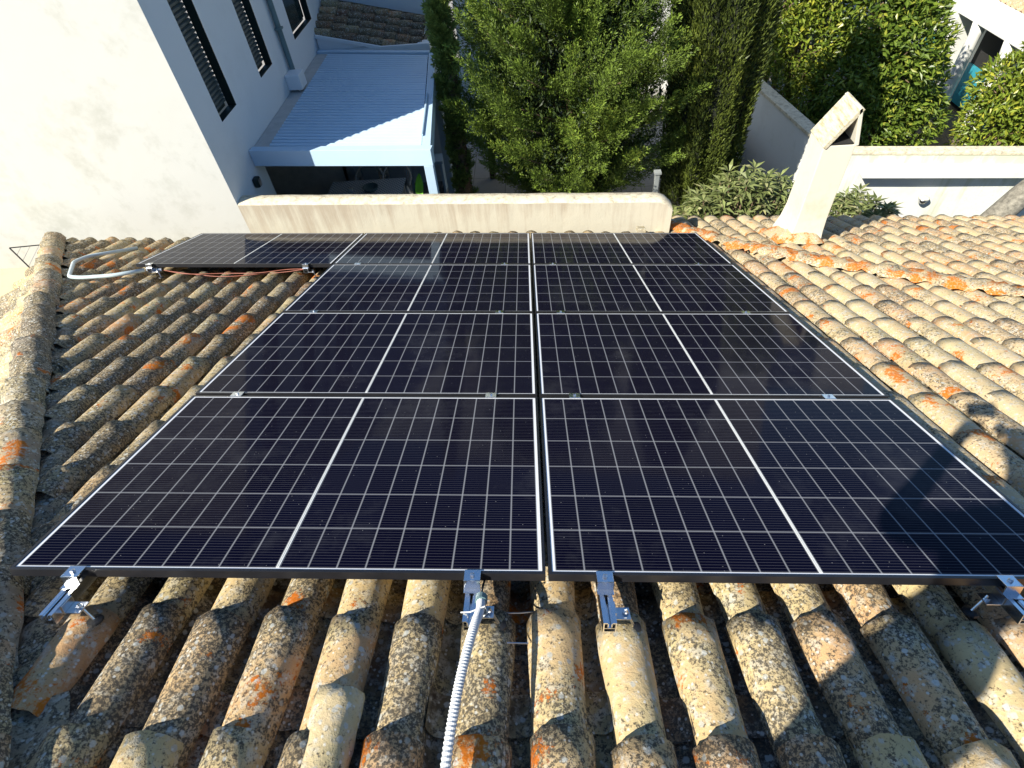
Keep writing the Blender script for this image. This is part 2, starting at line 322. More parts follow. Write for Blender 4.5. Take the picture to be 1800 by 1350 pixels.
# ------------------------------------------------------------------ tiles
def arch(u, v0, v1, fr, r0, r1, lift0, lift1, tint, thick=.013, na=9, nv=5, flat=.95, jit=.0022, invert=False, zoff=0.0, skew=0.0, bend=None):
    """one curved tile in frame fr=(origin, U, V, N). returns verts, quads"""
    O, U, V, N = fr; A0, A1 = (-1.62, 1.62)
    sv = np.linspace(0, 1, nv); sa = np.linspace(A0, A1, na)
    SV, SA = np.meshgrid(sv, sa, indexing='ij')
    rr = r0 + (r1 - r0) * SV + rng.normal(0, jit * .5, SV.shape)
    if nv > 3: rr[-1, :] += rng.normal(0, .0012, na)
    lift = lift0 + (lift1 - lift0) * SV
    uu = u + skew * (SV - .5) + rr * np.sin(SA); zz = rr * np.cos(SA) * flat
    if invert: zz = -zz
    zz = zz + lift + zoff + rng.normal(0, jit, SV.shape) * .6
    vv = v0 + (v1 - v0) * SV + rng.normal(0, .0018, SV.shape)
    vv[-1, :] += rng.normal(0, .003) + .004 * np.sin(sa * rng.uniform(1, 4) + rng.uniform(0, 6))
    P3 = O + uu[..., None] * U + vv[..., None] * V + zz[..., None] * N
    outer = P3.reshape(-1, 3)
    # inner edge ring at the lower end gives the tile its thickness
    ri = np.maximum(rr[-1] - thick, .01); un = u + skew * .5 + ri * np.sin(sa); zn = ri * np.cos(sa) * flat * (-1 if invert else 1) + lift1 + zoff
    ring = O + un[:, None] * U + vv[-1][:, None] * V + zn[:, None] * N
    ring2 = O + un[:, None] * U + (vv[-1] - .12)[:, None] * V + (zn - (lift1 - lift0) * .2)[:, None] * N
    Vt = np.vstack([outer, ring, ring2]); q = []
    for i in range(nv - 1):
        for j in range(na - 1): q.append((i * na + j, i * na + j + 1, (i + 1) * na + j + 1, (i + 1) * na + j))
    b = nv * na; l = (nv - 1) * na
    for j in range(na - 1):
        q.append((l + j, l + j + 1, b + j + 1, b + j)); q.append((b + j, b + j + 1, b + na + j + 1, b + na + j))
    q = np.array(q)
    if invert: q = q[:, ::-1]
    return Vt, q, np.tile(np.array(tint), (len(Vt), 1))
class Acc:
    def __init__(s): s.V = []; s.Q = []; s.T = []; s.n = 0
    def add(s, r): V, Q, T = r; s.V.append(V); s.Q.append(Q + s.n); s.T.append(T); s.n += len(V)
    def build(s, name, mat, parent=None, smooth=True):
        return np_mesh(name, np.vstack(s.V), np.vstack(s.Q), mat, parent, smooth, np.vstack(s.T))
PI_ = .2123
ZC = -.185      # tile axis level below the panel glass plane
def field(frame, cols, start, end, cover, chan, phase=0.0, exposure=.37, detail=True, taper=.016, rim=.012, flat=.92, rad=.084):
    """cols: iterable of u; start(u) upper limit v, end(u) eave v; each column laid from eave upward"""
    for u in cols:
        ve = end(u) + random.uniform(-.02, .02); vs = start(u)
        ph = phase + random.uniform(-.015, .015)
        v = ph + math.floor((ve - ph) / exposure) * exposure
        if ve - v < .08: v -= exposure
        lo = ve; uj = u + random.uniform(-.006, .006)
        while lo > vs:
            hi = max(v, vs - .02)              # this tile shows from hi to lo
            up = max(hi - .07, vs - .03)
            t = (random.random(), random.random(), random.random())
            k = (lo - up) / (exposure + .07)
            r1 = rad + random.uniform(-.004, .004); r0 = r1 - taper * k
            cover.add(arch(uj + random.uniform(-.004, .004), up, lo + random.uniform(-.008, .008), frame, r0, r1, -taper * k + .002, rim + random.uniform(-.002, .003), t, skew=random.uniform(-.010, .010), zoff=ZC, flat=flat, nv=6 if detail else 4, na=11 if detail else 7, jit=.0022))
            lo = v; v -= exposure
            if lo <= vs + .02: break
        # channel tiles, offset half a pitch
        uc = u + PI_ / 2; ve2 = end(uc) + .02; vs2 = start(uc); lo = ve2; v = ph + .17 + math.floor((ve2 - ph) / exposure) * exposure
        if ve2 - v < .08: v -= exposure
        while lo > vs2:
            up = max(v - .07, vs2 - .03); t = (random.random(), random.random(), random.random())
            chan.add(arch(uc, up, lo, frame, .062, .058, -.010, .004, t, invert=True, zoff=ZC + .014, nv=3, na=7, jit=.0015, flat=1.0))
            lo = v; v -= exposure
            if lo <= vs2 + .02: break
MAIN = (np.zeros(3), MN[:, 0], MN[:, 1], MN[:, 2])
def hip_x(y):   # hip line in roof plane
    return -1.86 - .7085 * (y - .12)
def hip_y(x): return .12 - (x + 1.86) / .7085
house = empty('tiled_house', (0, 0, -4.8), 'low house with lichen covered clay tile roof carrying the solar panels', 'house')
house_m = Matrix.Translation((0, 0, 4.8))   # children are modelled in world space
def hp(o): o.matrix_parent_inverse = house_m; return o
ridge_pts = [(1.42, 6.2), (1.62, 5.75), (1.85, 5.2), (2.15, 4.66), (2.55, 4.2), (3.0, 3.82), (3.6, 3.32), (4.4, 2.75), (5.4, 2.1), (7.0, 1.1)]
def diag_y(x):
    if x < 1.42: return 99
    for (xa, ya), (xb, yb) in zip(ridge_pts, ridge_pts[1:]):
        if xa <= x <= xb: return ya + (yb - ya) * (x - xa) / (xb - xa)
    return 1.1
cov, chn, covw, covl = Acc(), Acc(), Acc(), Acc()
xs0 = -.403
cols = [xs0 + PI_ * i for i in range(-3, 9)]
endf = lambda x: 5.12 if x < 1.38 else 6.16
field(MAIN, cols, lambda x: max(-1.9, hip_y(x) + .06), endf, cov, chn, phase=-.055)
field(MAIN, [xs0 + PI_ * i for i in range(-22, -3)], lambda x: max(-1.9, hip_y(x) + .10), lambda x: 4.86, covl, chn, phase=-.055, taper=.011, rim=.008, rad=.080)
field(MAIN, [xs0 + PI_ * i for i in range(9, 36)], lambda x: -1.9, endf, covw, chn, phase=-.02, taper=.004, rim=.001, flat=.60, rad=.085)
roof = hp(cov.build('roof', m_tile, house)); 
hp(covl.build('roof_beside_hip', m_tile_left, house))
hp(covw.build('roof_sunny_side', m_tile_warm, house))
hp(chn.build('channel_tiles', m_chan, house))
# left slope beyond the hip
Ha = np.array(P(hip_x(-1.9), -1.9, ZC)); Hb = np.array(P(hip_x(4.8), 4.8, ZC)); hd = Hb - Ha
E_ = np.array([0, 1.0, 0]); NL = np.cross(E_, hd); NL = NL / np.linalg.norm(NL); NL = NL if NL[2] > 0 else -NL
VL = np.cross(E_, NL); VL = VL if VL[0] < 0 else -VL
LEFT = (Hb - ZC * NL, E_, VL, NL)
def hipstart(u):   # u is world-y offset from Hb; distance down-slope from hip line
    t = (u + Hb[1] - Ha[1]) / (hd[1]); pnt = Ha + hd * t; return float(np.dot(pnt - (Hb + np.array([0, u, 0])), VL))
covs, chs = Acc(), Acc()
eaveL = 0.02
field(LEFT, [-.1 - PI_ * i for i in range(0, 30)], lambda u: hipstart(u) + .09, lambda u: eaveL, covs, chs, phase=.0, taper=.010, rim=.007)
hp(covs.build('roof_left_slope', make_tile('tile_pale_slope', (.40, .34, .22), (.38, .31, .19), dark=.8, lich=1.4, orange=.4), house)); hp(chs.build('channel_tiles', m_chan, house))
# roof deck under the tiles
def wp(*p): return tuple(P(*p))
dk = MB()
dk.add([wp(hip_x(-2.2), -2.2, -.29), wp(9, -2.2, -.29), wp(9, 6.1, -.29), wp(1.4, 6.1, -.29), wp(1.4, 5.05, -.29), wp(-4.9, 5.05, -.29), wp(hip_x(4.8), 4.78, -.29)], [tuple(range(7))])
zE = Hb + np.array([0, -.05, -.12]); zF = Hb + np.array([0, -7.5, -.12])
hh = [np.array(P(hip_x(4.8), 4.78, -.31)), np.array(P(hip_x(-2.2), -2.2, -.31))]
dk.add([hh[0], hh[1], zF + VL * 0, zE], [(0, 1, 2, 3)])
hp(dk.build('roof_deck', m_soot_dark, house))
# hip cap tiles
hcap = Acc(); hv = Vector(hd).normalized(); L = np.linalg.norm(hd); a = 0.0; nn = (np.array(P(0, 0, 1)) - np.array(P(0, 0, 0)) + NL); nn /= np.linalg.norm(nn)
hdn = hd / L; uu_ = np.cross(hdn, nn); uu_ /= np.linalg.norm(uu_); nn = np.cross(uu_, hdn)
HF = (Ha + nn * .04 - uu_ * .035, uu_, hdn, nn)
while a < L:
    t = (random.random(), random.random(), random.random())
    hcap.add(arch(random.uniform(-.012, .012), a - .06, min(a + .36, L + .02), HF, .082, .106, -.016, .034, t, nv=9, na=13, jit=.006, thick=.024, skew=random.uniform(-.02, .02))); a += .34
hp(hcap.build('hip_cap_tiles', m_hip, house))
# mortar under the hip caps, lumpy
def lumpy_strip(pts, width, height, nseg=6, amp=.012, name='mortar', mat=None, parent=None, tint=False):
    V = []; Q = []; k = len(pts); na = 9
    for i, (p, u, n) in enumerate(pts):
        for j in range(na):
            s = -1 + 2 * j / (na - 1); h = height * (1 - s * s) ** .6
            q = p + u * (s * width) + n * h
            nz = mnoise.noise(Vector(q) * 14) * amp + mnoise.noise(Vector(q) * 40) * amp * .5
            V.append(q + n * nz + u * nz)
    for i in range(k - 1):
        for j in range(na - 1): Q.append((i * na + j, i * na + j + 1, (i + 1) * na + j + 1, (i + 1) * na + j))
    V = np.array(V)
    return np_mesh(name, V, np.array(Q), mat, parent, True, np.tile(rng.random(3) * .6 + .2, (len(V), 1)))
pts = [(Ha + hdn * s - nn * .03 + uu_ * .0, uu_, nn) for s in np.arange(0, L - .05, .03)]
hp(lumpy_strip(pts, .15, .055, name='hip_mortar', mat=m_mortar, parent=house, amp=.03))
# diagonal orange lichen ridge on the right
m_ridge = make_tile('ridge_orange_lichen', (.46, .39, .24), (.48, .36, .20), dark=.5, lich=1.8, orange=2.1)
rp = []
for (xa, ya), (xb, yb) in zip(ridge_pts[:-2], ridge_pts[1:-1]):
    n_ = int(math.hypot(xb - xa, yb - ya) / .03)
    for i in range(n_):
        s = i / n_; rp.append((xa + (xb - xa) * s, ya + (yb - ya) * s))
rpts = []
for i, (x, y) in enumerate(rp):
    x2, y2 = rp[min(i + 3, len(rp) - 1)]; x1, y1 = rp[max(i - 3, 0)]; d = Vector((x2 - x1, y2 - y1, 0)).normalized(); u = np.array(M @ Vector((-d.y, d.x, 0)))
    rpts.append((np.array(P(x, y, -.135)), u, MN[:, 2]))
hp(lumpy_strip(rpts, .13, .055, name='diagonal_ridge', mat=m_ridge, parent=house, amp=.035))
# short patched tile stump with mortar lump near the camera
pa = Acc(); pa.add(arch(-.585, -.62, -.315, MAIN, .066, .070, .0, .032, (.9, .1, .2), zoff=ZC + .012, nv=8, na=13)); 
o = hp(pa.build('patched_tile', m_tile_warm, house)); o['label'] = 'short paler patched tile with mortar lump'
lp = [(np.array(P(-.585, -.33 - .006 * i, -.115 + .0)), MN[:, 0], MN[:, 2]) for i in range(9)]
hp(lumpy_strip(lp, .05, .028, name='mortar_lump', mat=m_chim, parent=house, amp=.012))
# house walls below the eaves (seen only from other angles)
hw = MB(); hw.prism([(-4.7, -5.6), (7.2, -5.6), (7.2, 5.45), (1.62, 5.45), (1.62, 4.45), (-4.7, 4.45)], -4.795, -3.0)
hp(hw.build('house_wall', m_wall, house))
hp(MB().add([(hip_x(-2.2), -2.1, .8), (8, -2.1, .35), (8, -5.6, -.9), (-4.7, -5.6, -.3)], [(0, 1, 2, 3)]).build('rear_roof', m_tile_left, house))
# corner flashing box at the end of the garden wall
bxm = MB(); bxm.box(1.20, 1.29, 5.00, 5.12, -.16, -.045, T=M4); hp(bxm.build('flashing_box', m_hip, house, bevel=.006))
# chimney
ch = MB(); prof = [(-2.35, .085, .06), (-2.05, .06, .045), (-1.9, .025, .02), (-1.75, .008, .008), (-1.4, 0, 0), (-.95, 0, 0)]
cx0, cx1, cy0, cy1 = 2.715, 3.01, 4.49, 4.83; vs = []
for z, e, f in prof: vs += [(cx0 - e, cy0 - f, z), (cx1 + e * .3, cy0 - f, z), (cx1 + e * .3, cy1 + f, z), (cx0 - e, cy1 + f, z)]
ch.add(vs, [(i * 4 + j, i * 4 + (j + 1) % 4, (i + 1) * 4 + (j + 1) % 4, (i + 1) * 4 + j) for i in range(len(prof) - 1) for j in range(4)] + [(20, 21, 22, 23)])
chim = hp(ch.build('chimney', m_chim, house, bevel=.008)); chim['label'] = 'white limewashed chimney with open gabled top'
V_ = []; Q_ = []; na_ = 28
for i, (rr, hh2) in enumerate(((.30, -.02), (.24, .045), (.17, .085), (.10, .10))):
    for j in range(na_):
        q = 2 * math.pi * j / na_; sx, sy = math.cos(q), math.sin(q); e = 1 / max(abs(sx), abs(sy)) * .82 + .18
        p = Vector((2.80 + sx * rr * e * .86, 4.64 + sy * rr * e, 0)); pz = -(p.x * .0552 + p.y * .3509) / .9348 + (ZC + .06) / .9348
        n_ = mnoise.noise(Vector((sx * 3, sy * 3, i * .7))) * .03; V_.append((p.x + n_, p.y + n_ * .7, pz + hh2 + n_ * .6))
Q_ = [(i * na_ + j, i * na_ + (j + 1) % na_, (i + 1) * na_ + (j + 1) % na_, (i + 1) * na_ + j) for i in range(3) for j in range(na_)]
hp(np_mesh('chimney_foot_mortar', np.array(V_), np.array(Q_), m_ridge, house, True, np.full((len(V_), 3), .3)))
def slab(x0, z0, x1, z1, th, nx, nz):   # leaning slab swept along y
    return [(x0, cy0 - .012, z0), (x1, cy0 - .012, z1), (x1 + nx * th, cy0 - .012, z1 + nz * th), (x0 + nx * th, cy0 - .012, z0 + nz * th), (x0, cy1, z0), (x1, cy1, z1), (x1 + nx * th, cy1, z1 + nz * th), (x0 + nx * th, cy1, z0 + nz * th)]
bf = [(0, 1, 2, 3), (7, 6, 5, 4), (0, 4, 5, 1), (1, 5, 6, 2), (2, 6, 7, 3), (3, 7, 4, 0)]
sl1 = MB().add(slab(2.70, -.955, 2.925, -.60, .045, .84, -.53), bf); o = sl1.build('chimney_cap', m_chimcap, chim, bevel=.006); o.matrix_parent_inverse = chim.matrix_world.inverted()
sl2 = MB().add(slab(3.03, -.955, 2.94, -.605, .035, -.97, -.25), bf); o = sl2.build('chimney_cap', m_chim, chim, bevel=.006); o.matrix_parent_inverse = chim.matrix_world.inverted()
fl = MB().box(2.76, 2.985, cy0 + .004, cy1 - .01, -.95, -.935).build('flue', m_soot_dark, chim)
fl2 = MB().add([(2.78, cy1 - .02, -.94), (2.99, cy1 - .02, -.94), (2.93, cy1 - .02, -.66)], [(0, 1, 2)]).build('flue', m_soot_dark, chim)
# ------------------------------------------------------------------ solar panels
PW, PD = 1.722, 1.134; PX = PW + .011; PY = 1.154
def make_panel(name='solar_panel'):
    t = empty(name)
    fr = MB(); w, d, th, b = PW / 2, PD / 2, .030, .0105
    fr.box(-w, w, -d, -d + b, -th, .0015); fr.box(-w, w, d - b, d, -th, .0015); fr.box(-w, -w + b, -d + b, d - b, -th, .0015); fr.box(w - b, w, -d + b, d - b, -th, .0015)
    fr.build('frame', m_black, t, bevel=.0008)
    g = MB(); g.box(-w + b, w - b, -d + b, d - b, -.006, -.001); g.build('cell_sheet', m_cell, t)
    gr = MB(); gr.box(-.0048, -.0008, -d + b + .01, d - b - .01, -.0008, .0002); gr.box(.0008, .0048, -d + b + .01, d - b - .01, -.0008, .0002)
    gr.build('centre_bar', m_white, t)
    bk = MB(); bk.box(-.1, .1, -.02, .02, -.022, -.0065); bk.build('junction_box', m_cable, t)
    return t
pan = make_panel(); first = True
rown = ['nearest', 'second nearest', 'third', 'farthest']
for r_ in range(4):
    for c_ in (-1, 1):
        o = pan if first else copy_tree(pan); first = False
        o.matrix_world = Matrix.Translation(P(c_ * PX / 2, PY * r_ + PD / 2 + .004)) @ M4 @ Matrix.Rotation(R(random.uniform(-.06, .06)), 4, 'Z')
        side = 'left' if c_ < 0 else 'right'
        lab = {0: f'front row {side} solar panel, closest to the camera, ' + ('with grey conduit hanging below it' if c_ < 0 else "crossed by the photographer's shadow"),
               1: f'{side} solar panel in the second row up from the front edge',
               2: f'{side} solar panel in the third row, one row in front of the garden wall row',
               3: f'{side} solar panel of the two-column array in the farthest row by the garden wall'}[r_]
        tag(o, lab, 'solar panel', 'black solar panels in four rows on the tiled roof')
o = copy_tree(pan); o.matrix_world = Matrix.Translation(P(-1.5 * PX, PY * 3 + PD / 2 - .005)) @ M4
tag(o, 'extra solar panel sticking out left of the array near the big white wall', 'solar panel', 'black solar panels in four rows on the tiled roof')
# rails and clamps
def make_rail(y0, y1, clamps, ends, hx=1):
    t = empty('mounting_rail')
    r = MB(); w = .02; zt, zb = -.0305, -.0705
    r.box(-w, w, y0, y1, zb, zb + .004); r.box(-w, -w + .004, y0, y1, zb + .004, zt - .004); r.box(w - .004, w, y0, y1, zb + .004, zt - .004)
    r.box(-w, -.007, y0, y1, zt - .004, zt); r.box(.007, w, y0, y1, zt - .004, zt); r.box(-.007, -.004, y0, y1, zt - .018, zt - .004); r.box(.004, .007, y0, y1, zt - .018, zt - .004); r.box(-w + .004, w - .004, y0, y1, zb + .016, zb + .018)
    r.build('rail', m_alu, t)
    for y in clamps:
        c = MB(); c.box(-.027, .027, y - .022, y + .022, .0017, .0052); c.box(-.027, .027, y - .007, y + .007, -.0304, .0016)
        co = c.build('clamp', m_alu, t, bevel=.001)
        b = MB(); b.lathe([(.0065, .0053), (.0065, .011), (.0035, .012)], (0, y, 0), 6); b.build('bolt', m_galv, co)
    for y, s in ends:
        c = MB(); c.box(-.026, .026, y - .030, y + .012, .0017, .005); c.box(-.026, .026, y - .034, y - .030, -.0300, .005); c.box(-.026, .026, y - .052, y - .034, -.0304, -.0268)
        co = c.build('end_clamp', m_alu, t, bevel=.001)
        b = MB(); b.lathe([(.0075, .0051), (.0075, .011), (.004, .013)], (0, y - .012, 0), 6); b.build('bolt', m_galv, co)
    return t
def add_hanger(t, y, side, reach):
    h = MB(); s = side
    x0 = .0203 * s; x1 = (.0203 + .05) * s
    h.box(min(x0, x1), max(x0, x1), y - .022, y + .022, -.064, -.060); h.box(min(x0, x0 + .004 * s), max(x0, x0 + .004 * s), y - .022, y + .022, -.0598, -.034)
    hb = h.build('angle_bracket', m_galv, t, bevel=.001)
    b = MB(); xb = x0 + .036 * s
    b.tube([(xb, y, -.045), (xb + reach * .2 * s, y - .004, -.112)], .0045, 8); b.lathe([(.010, -.0598), (.010, -.053)], (xb, y, 0), 6); b.lathe([(.010, -.072), (.010, -.0645)], (xb, y, 0), 6)
    b.build('hanger_bolt', m_galv, hb, smooth=False)
    w = MB(); w.lathe([(.024, -.118), (.022, -.111), (.010, -.107)], (xb + reach * .2 * s, y - .004, 0), 14); w.build('rubber_washer', m_cable, hb)
railx = [(-1.508, -.145, 1, 'leftmost long aluminium rail, its bare end sticking out beyond the array corner'), (-.236, -.150, 1, 'long aluminium rail under the left column, with the grey corrugated conduit tied to its end'), (.18, -.150, 1, 'long aluminium rail just right of the seam between the two panel columns'), (1.429, -.105, -1, 'rightmost long aluminium rail under the array, near the right frame edge')]
for x, y0, s, lab in railx:
    t = make_rail(y0, 4 * PY - .01, [PY - .006, 2 * PY - .006, 3 * PY - .006], [(.004, 0)]); add_hanger(t, -.09 if s > 0 else -.02, s, .15)
    t.matrix_world = Matrix.Translation(P(x, 0)) @ M4 @ (Matrix.Rotation(R(-1.5), 4, 'Z') if False else Matrix.Identity(4))
    tag(t, lab, 'mounting rail', 'aluminium mounting rails under the solar panels')
for x, lab in ((-3.33, 'short aluminium rail end under the extra left panel where the pale pipe ends'), (-1.96, 'short aluminium rail under the inner right corner of the extra left panel')):
    t = make_rail(3 * PY - .04, 4 * PY - .01, [], [(3 * PY - .002, 0)]); add_hanger(t, 3 * PY - .025, 1, .1)
    t.matrix_world = Matrix.Translation(P(x, 0)) @ M4
    tag(t, lab, 'mounting rail', 'aluminium mounting rails under the solar panels')
# ------------------------------------------------------------------ conduits, cables
def curve(pts, n=40):
    pts = [Vector(p) for p in pts]; out = []
    ext = [pts[0] * 2 - pts[1]] + pts + [pts[-1] * 2 - pts[-2]]; k = len(pts) - 1
    for i in range(k):
        for s in range(n // k):
            t = s / (n // k); a, b, c, d = ext[i:i + 4]
            out.append(.5 * ((2 * b) + (c - a) * t + (2 * a - 5 * b + 4 * c - d) * t * t + (3 * b - a - 3 * c + d) * t ** 3))
    return out + [pts[-1]]
cp = curve([P(-.205, -.075, -.03), P(-.205, -.12, -.018), P(-.218, -.20, .0), P(-.238, -.33, .0), P(-.252, -.46, -.02), P(-.262, -.62, -.06), P(-.27, -.80, -.085)], 180)
rs = [.0138 if i % 2 else .0113 for i in range(len(cp))]
t = empty('corrugated_conduit', P(-.27, -.8, -.1), 'grey corrugated flexible conduit running down over the tiles from the front rail', 'conduit')
t_inv = Matrix.Translation(-P(-.27, -.8, -.1))
o = MB().tube(cp, rs, 14).build('conduit_tube', m_conduit, t); o.matrix_parent_inverse = t_inv
o = MB().tube([cp[0] - (cp[1] - cp[0]).normalized() * .02, cp[4]], .019, 14).build('conduit_gland', m_pipe, t); o.matrix_parent_inverse = t_inv
o = MB().tube([P(-.263, -.118, -.03), P(-.235, -.123, -.022), P(-.19, -.12, -.0), P(-.183, -.118, -.03), P(-.2, -.12, -.05)], .0022, 6).build('wire_tie', m_white, t); o.matrix_parent_inverse = t_inv
MB().tube(curve([P(-.205, -.075, -.03), P(-.204, -.03, -.028), P(-.198, .05, -.05), P(-.19, .2, -.06)], 20), .0035, 6).build('cable', m_cable); tag(bpy.data.objects['cable'], 'thin black cable rising from the corrugated conduit to under the panels', 'cable')
o = MB().tube([P(-.14, -.045, -.12), P(-.09, -.04, -.125), P(-.02, -.03, -.128)], .0028, 6).build('wire', m_galv); tag(o, 'upper short loose pale wire between two tiles under the front panel edge', 'wire', 'loose pale wires between tiles')
o = MB().tube([P(-.125, -.145, -.13), P(-.06, -.142, -.135)], .0028, 6).build('wire', m_galv); tag(o, 'lower short loose pale wire spanning the gap right of the conduit', 'wire', 'loose pale wires between tiles')
pp = [P(-4.02, 4.34, -.09), P(-4.27, 3.98, -.075), P(-4.27, 3.78, -.075), P(-3.98, 3.32, -.075), P(-3.85, 3.30, -.075), P(-3.6, 3.33, -.065), P(-3.40, 3.46, -.055)]
def roundpath(pts, r=.05, n=4):
    out = [pts[0]]
    for a, b, c in zip(pts, pts[1:], pts[2:]):
        d1 = (a - b); d2 = (c - b); rr = min(r, d1.length * .4, d2.length * .4); s = b + d1.normalized() * rr; e = b + d2.normalized() * rr
        for i in range(n + 1): q = i / n; out.append(s * (1 - q) ** 2 + b * 2 * q * (1 - q) + e * q * q)
    return out + [pts[-1]]
t = empty('rigid_conduit', P(-3.85, 3.3, -.12), 'pale blue-grey rigid plastic pipe bent in a U on the tiles beside the left hip', 'pipe'); ti = Matrix.Translation(-P(-3.85, 3.3, -.12))
o = MB().tube(roundpath(pp, .06), .0165, 12).build('pipe', m_pvc, t, smooth=True); o.matrix_parent_inverse = ti
o = MB().tube([P(-3.38, 3.47, -.055), P(-3.25, 3.475, -.06)], .022, 12).build('pipe_coupling', m_galv, t); o.matrix_parent_inverse = ti
for i, (dz, dy, lab) in enumerate(((-.055, 0.02, 'upper red solar wire sagging below the extra left panel'), (-.075, -.01, 'lower red solar wire looping below the extra left panel'))):
    pts_ = curve([P(-3.25, 3.475, -.06), P(-3.0, 3.45 - dy * 2, dz - .02), P(-2.7, 3.44 + dy, dz - .03), P(-2.4, 3.46 - dy, dz - .02), P(-2.15, 3.475, dz), P(-1.97, 3.48, -.05)], 50)
    o = MB().tube(pts_, .0033, 6).build('red_cable', m_red); tag(o, lab, 'cable', 'red solar wires below the extra panel')
# ------------------------------------------------------------------ big neighbouring house
nh = empty('white_house', (-3.39, 4.9, -4.8), 'tall white stuccoed house filling the upper left with three dark windows', 'house'); nhi = Matrix.Translation((3.39, -4.9, 4.8))
def nhp(o): o.matrix_parent_inverse = nhi; return o
xw = -3.39
wl = MB(); wl.box(-13, xw - .30, 4.9, 5.2, -4.795, 2.2)
WIN = [(5.36, 5.81, -.72, 1.3), (6.67, 7.14, -.75, 1.2), (8.17, 9.11, -.79, .9)]
ybreaks = [4.9, 5.36, 5.81, 5.86, 6.67, 7.14, 8.17, 8.75, 9.11, 10.6]
def side_wall(mb, x, y0, y1, z0, z1, holes, d=.30):
    ys = sorted({y0, y1, *[h[0] for h in holes], *[h[1] for h in holes]}); zs = sorted({z0, z1, *[h[2] for h in holes], *[h[3] for h in holes]})
    for a, b in zip(ys, ys[1:]):
        for c, e in zip(zs, zs[1:]):
            ym, zm = (a + b) / 2, (c + e) / 2
            if any(h[0] < ym < h[1] and h[2] < zm < h[3] for h in holes): continue
            mb.add([(x, a, c), (x, b, c), (x, b, e), (x, a, e)], [(0, 1, 2, 3)])
    return mb
wl2 = MB(); opening = (5.86, 8.45, -3.49, -1.42)
side_wall(wl2, xw, 4.9, 10.6, -4.795, 2.2, WIN + [opening])
wl.add([(xw - .3, 4.9, -4.795), (xw, 4.9, -4.795), (xw, 4.9, 2.2), (xw - .3, 4.9, 2.2)], [(0, 1, 2, 3)])
wl.add([(xw, 4.9, 2.2), (xw, 10.6, 2.2), (-13, 10.6, 2.2), (-13, 4.9, 2.2)], [(0, 1, 2, 3)])
nhp(wl.build('front_wall', m_wall, nh))
o = nhp(wl2.build('side_wall', m_wall_cool, nh))
for y0, y1, z0, z1 in WIN:
    wi = MB(); x2 = xw - .10
    wi.add([(xw - .001, y0, z0), (xw - .001, y1, z0), (x2, y1, z0), (x2, y0, z0)], [(0, 1, 2, 3)]); wi.add([(xw - .001, y0, z1), (xw - .001, y1, z1), (x2, y1, z1), (x2, y0, z1)], [(3, 2, 1, 0)])
    wi.add([(xw - .001, y0, z0), (x2, y0, z0), (x2, y0, z1), (xw - .001, y0, z1)], [(0, 1, 2, 3)]); wi.add([(xw - .001, y1, z0), (x2, y1, z0), (x2, y1, z1), (xw - .001, y1, z1)], [(3, 2, 1, 0)])
    wi.add([(x2 - .03, y0, z0), (x2 - .03, y1, z0), (x2 - .03, y1, z1), (x2 - .03, y0, z1)], [(0, 1, 2, 3)])
    f = nhp(wi.build('window', m_green, nh))
    if y1 - y0 < .6:
        sh = MB(); z = z0 + .045
        while z < z1:
            sh.add([(x2 - .012, y0 + .01, z), (x2 - .012, y1 - .01, z), (x2 + .006, y1 - .01, z + .012), (x2 + .006, y0 + .01, z + .012), (x2 + .006, y1 - .01, z + .034), (x2 + .006, y0 + .01, z + .034), (x2 - .012, y1 - .01, z + .045), (x2 - .012, y0 + .01, z + .045)], [(0, 1, 2, 3), (3, 2, 4, 5), (5, 4, 6, 7)]); z += .046
        s_ = sh.build('shutter', plain('shutter_slats', (.075, .09, .085), .5, 0, .1, 4) if 'shutter_slats' not in bpy.data.materials else bpy.data.materials['shutter_slats'], f)
    else:
        s_ = MB().box(x2 - .01, x2 + .004, y0 + .04, y1 - .04, z0 + .05, z1).build('pane', m_glassdark, f)
dp_ = MB().tube([(xw + .045, 7.62, 2.19), (xw + .045, 7.62, -1.0)], .036, 12); 
for z in (-.5, .4, 1.4): dp_.box(xw + .001, xw + .09, 7.57, 7.67, z, z + .025)
o = nhp(dp_.build('downpipe', m_pipe, nh))
hb_ = MB().box(xw + .001, xw + .20, 7.36, 7.60, -1.17, -.98); nhp(hb_.build('pipe_box', m_wall_cool, nh, bevel=.015))
nhp(MB().add([(xw + .001, 7.60, -1.17), (xw + .16, 7.36, -1.17), (xw + .16, 7.36, -1.33), (xw + .001, 7.60, -1.33)], [(0, 1, 2, 3)]).build('pipe_box_foot', m_wall_cool, nh))
# room behind the opening
rm = MB(); rm.add([(xw - .3, 5.86, -3.49), (xw - .3, 8.45, -3.49), (xw - 3.5, 8.45, -3.49), (xw - 3.5, 5.86, -3.49)], [(0, 1, 2, 3)]); rm.box(xw - 3.6, xw - 3.5, 5.2, 9, -3.5, -1.3)
rm.box(xw - 3.5, xw, 8.45, 8.6, -3.5, -1.42); rm.box(xw - 3.5, xw - .3, 5.7, 5.86, -3.5, -1.3); rm.box(xw - .3, xw - .002, 5.72, 5.86, -3.5, -1.421); rm.box(xw - 3.5, xw - .002, 5.9, 8.45, -1.419, -1.3)
nhp(rm.build('room', plain('dim_room_plaster', (.6, .57, .5), .9), nh))
# rear wing closing the courtyard
rw_ = MB(); rw_.box(xw + .002, -1.62, 10.3, 10.6, -3.499, 2.19); rw_.box(xw + .002, -1.62, 8.98, 9.02, -3.499, -1.2)
nhp(rw_.build('rear_wing', m_wall_cool, nh))
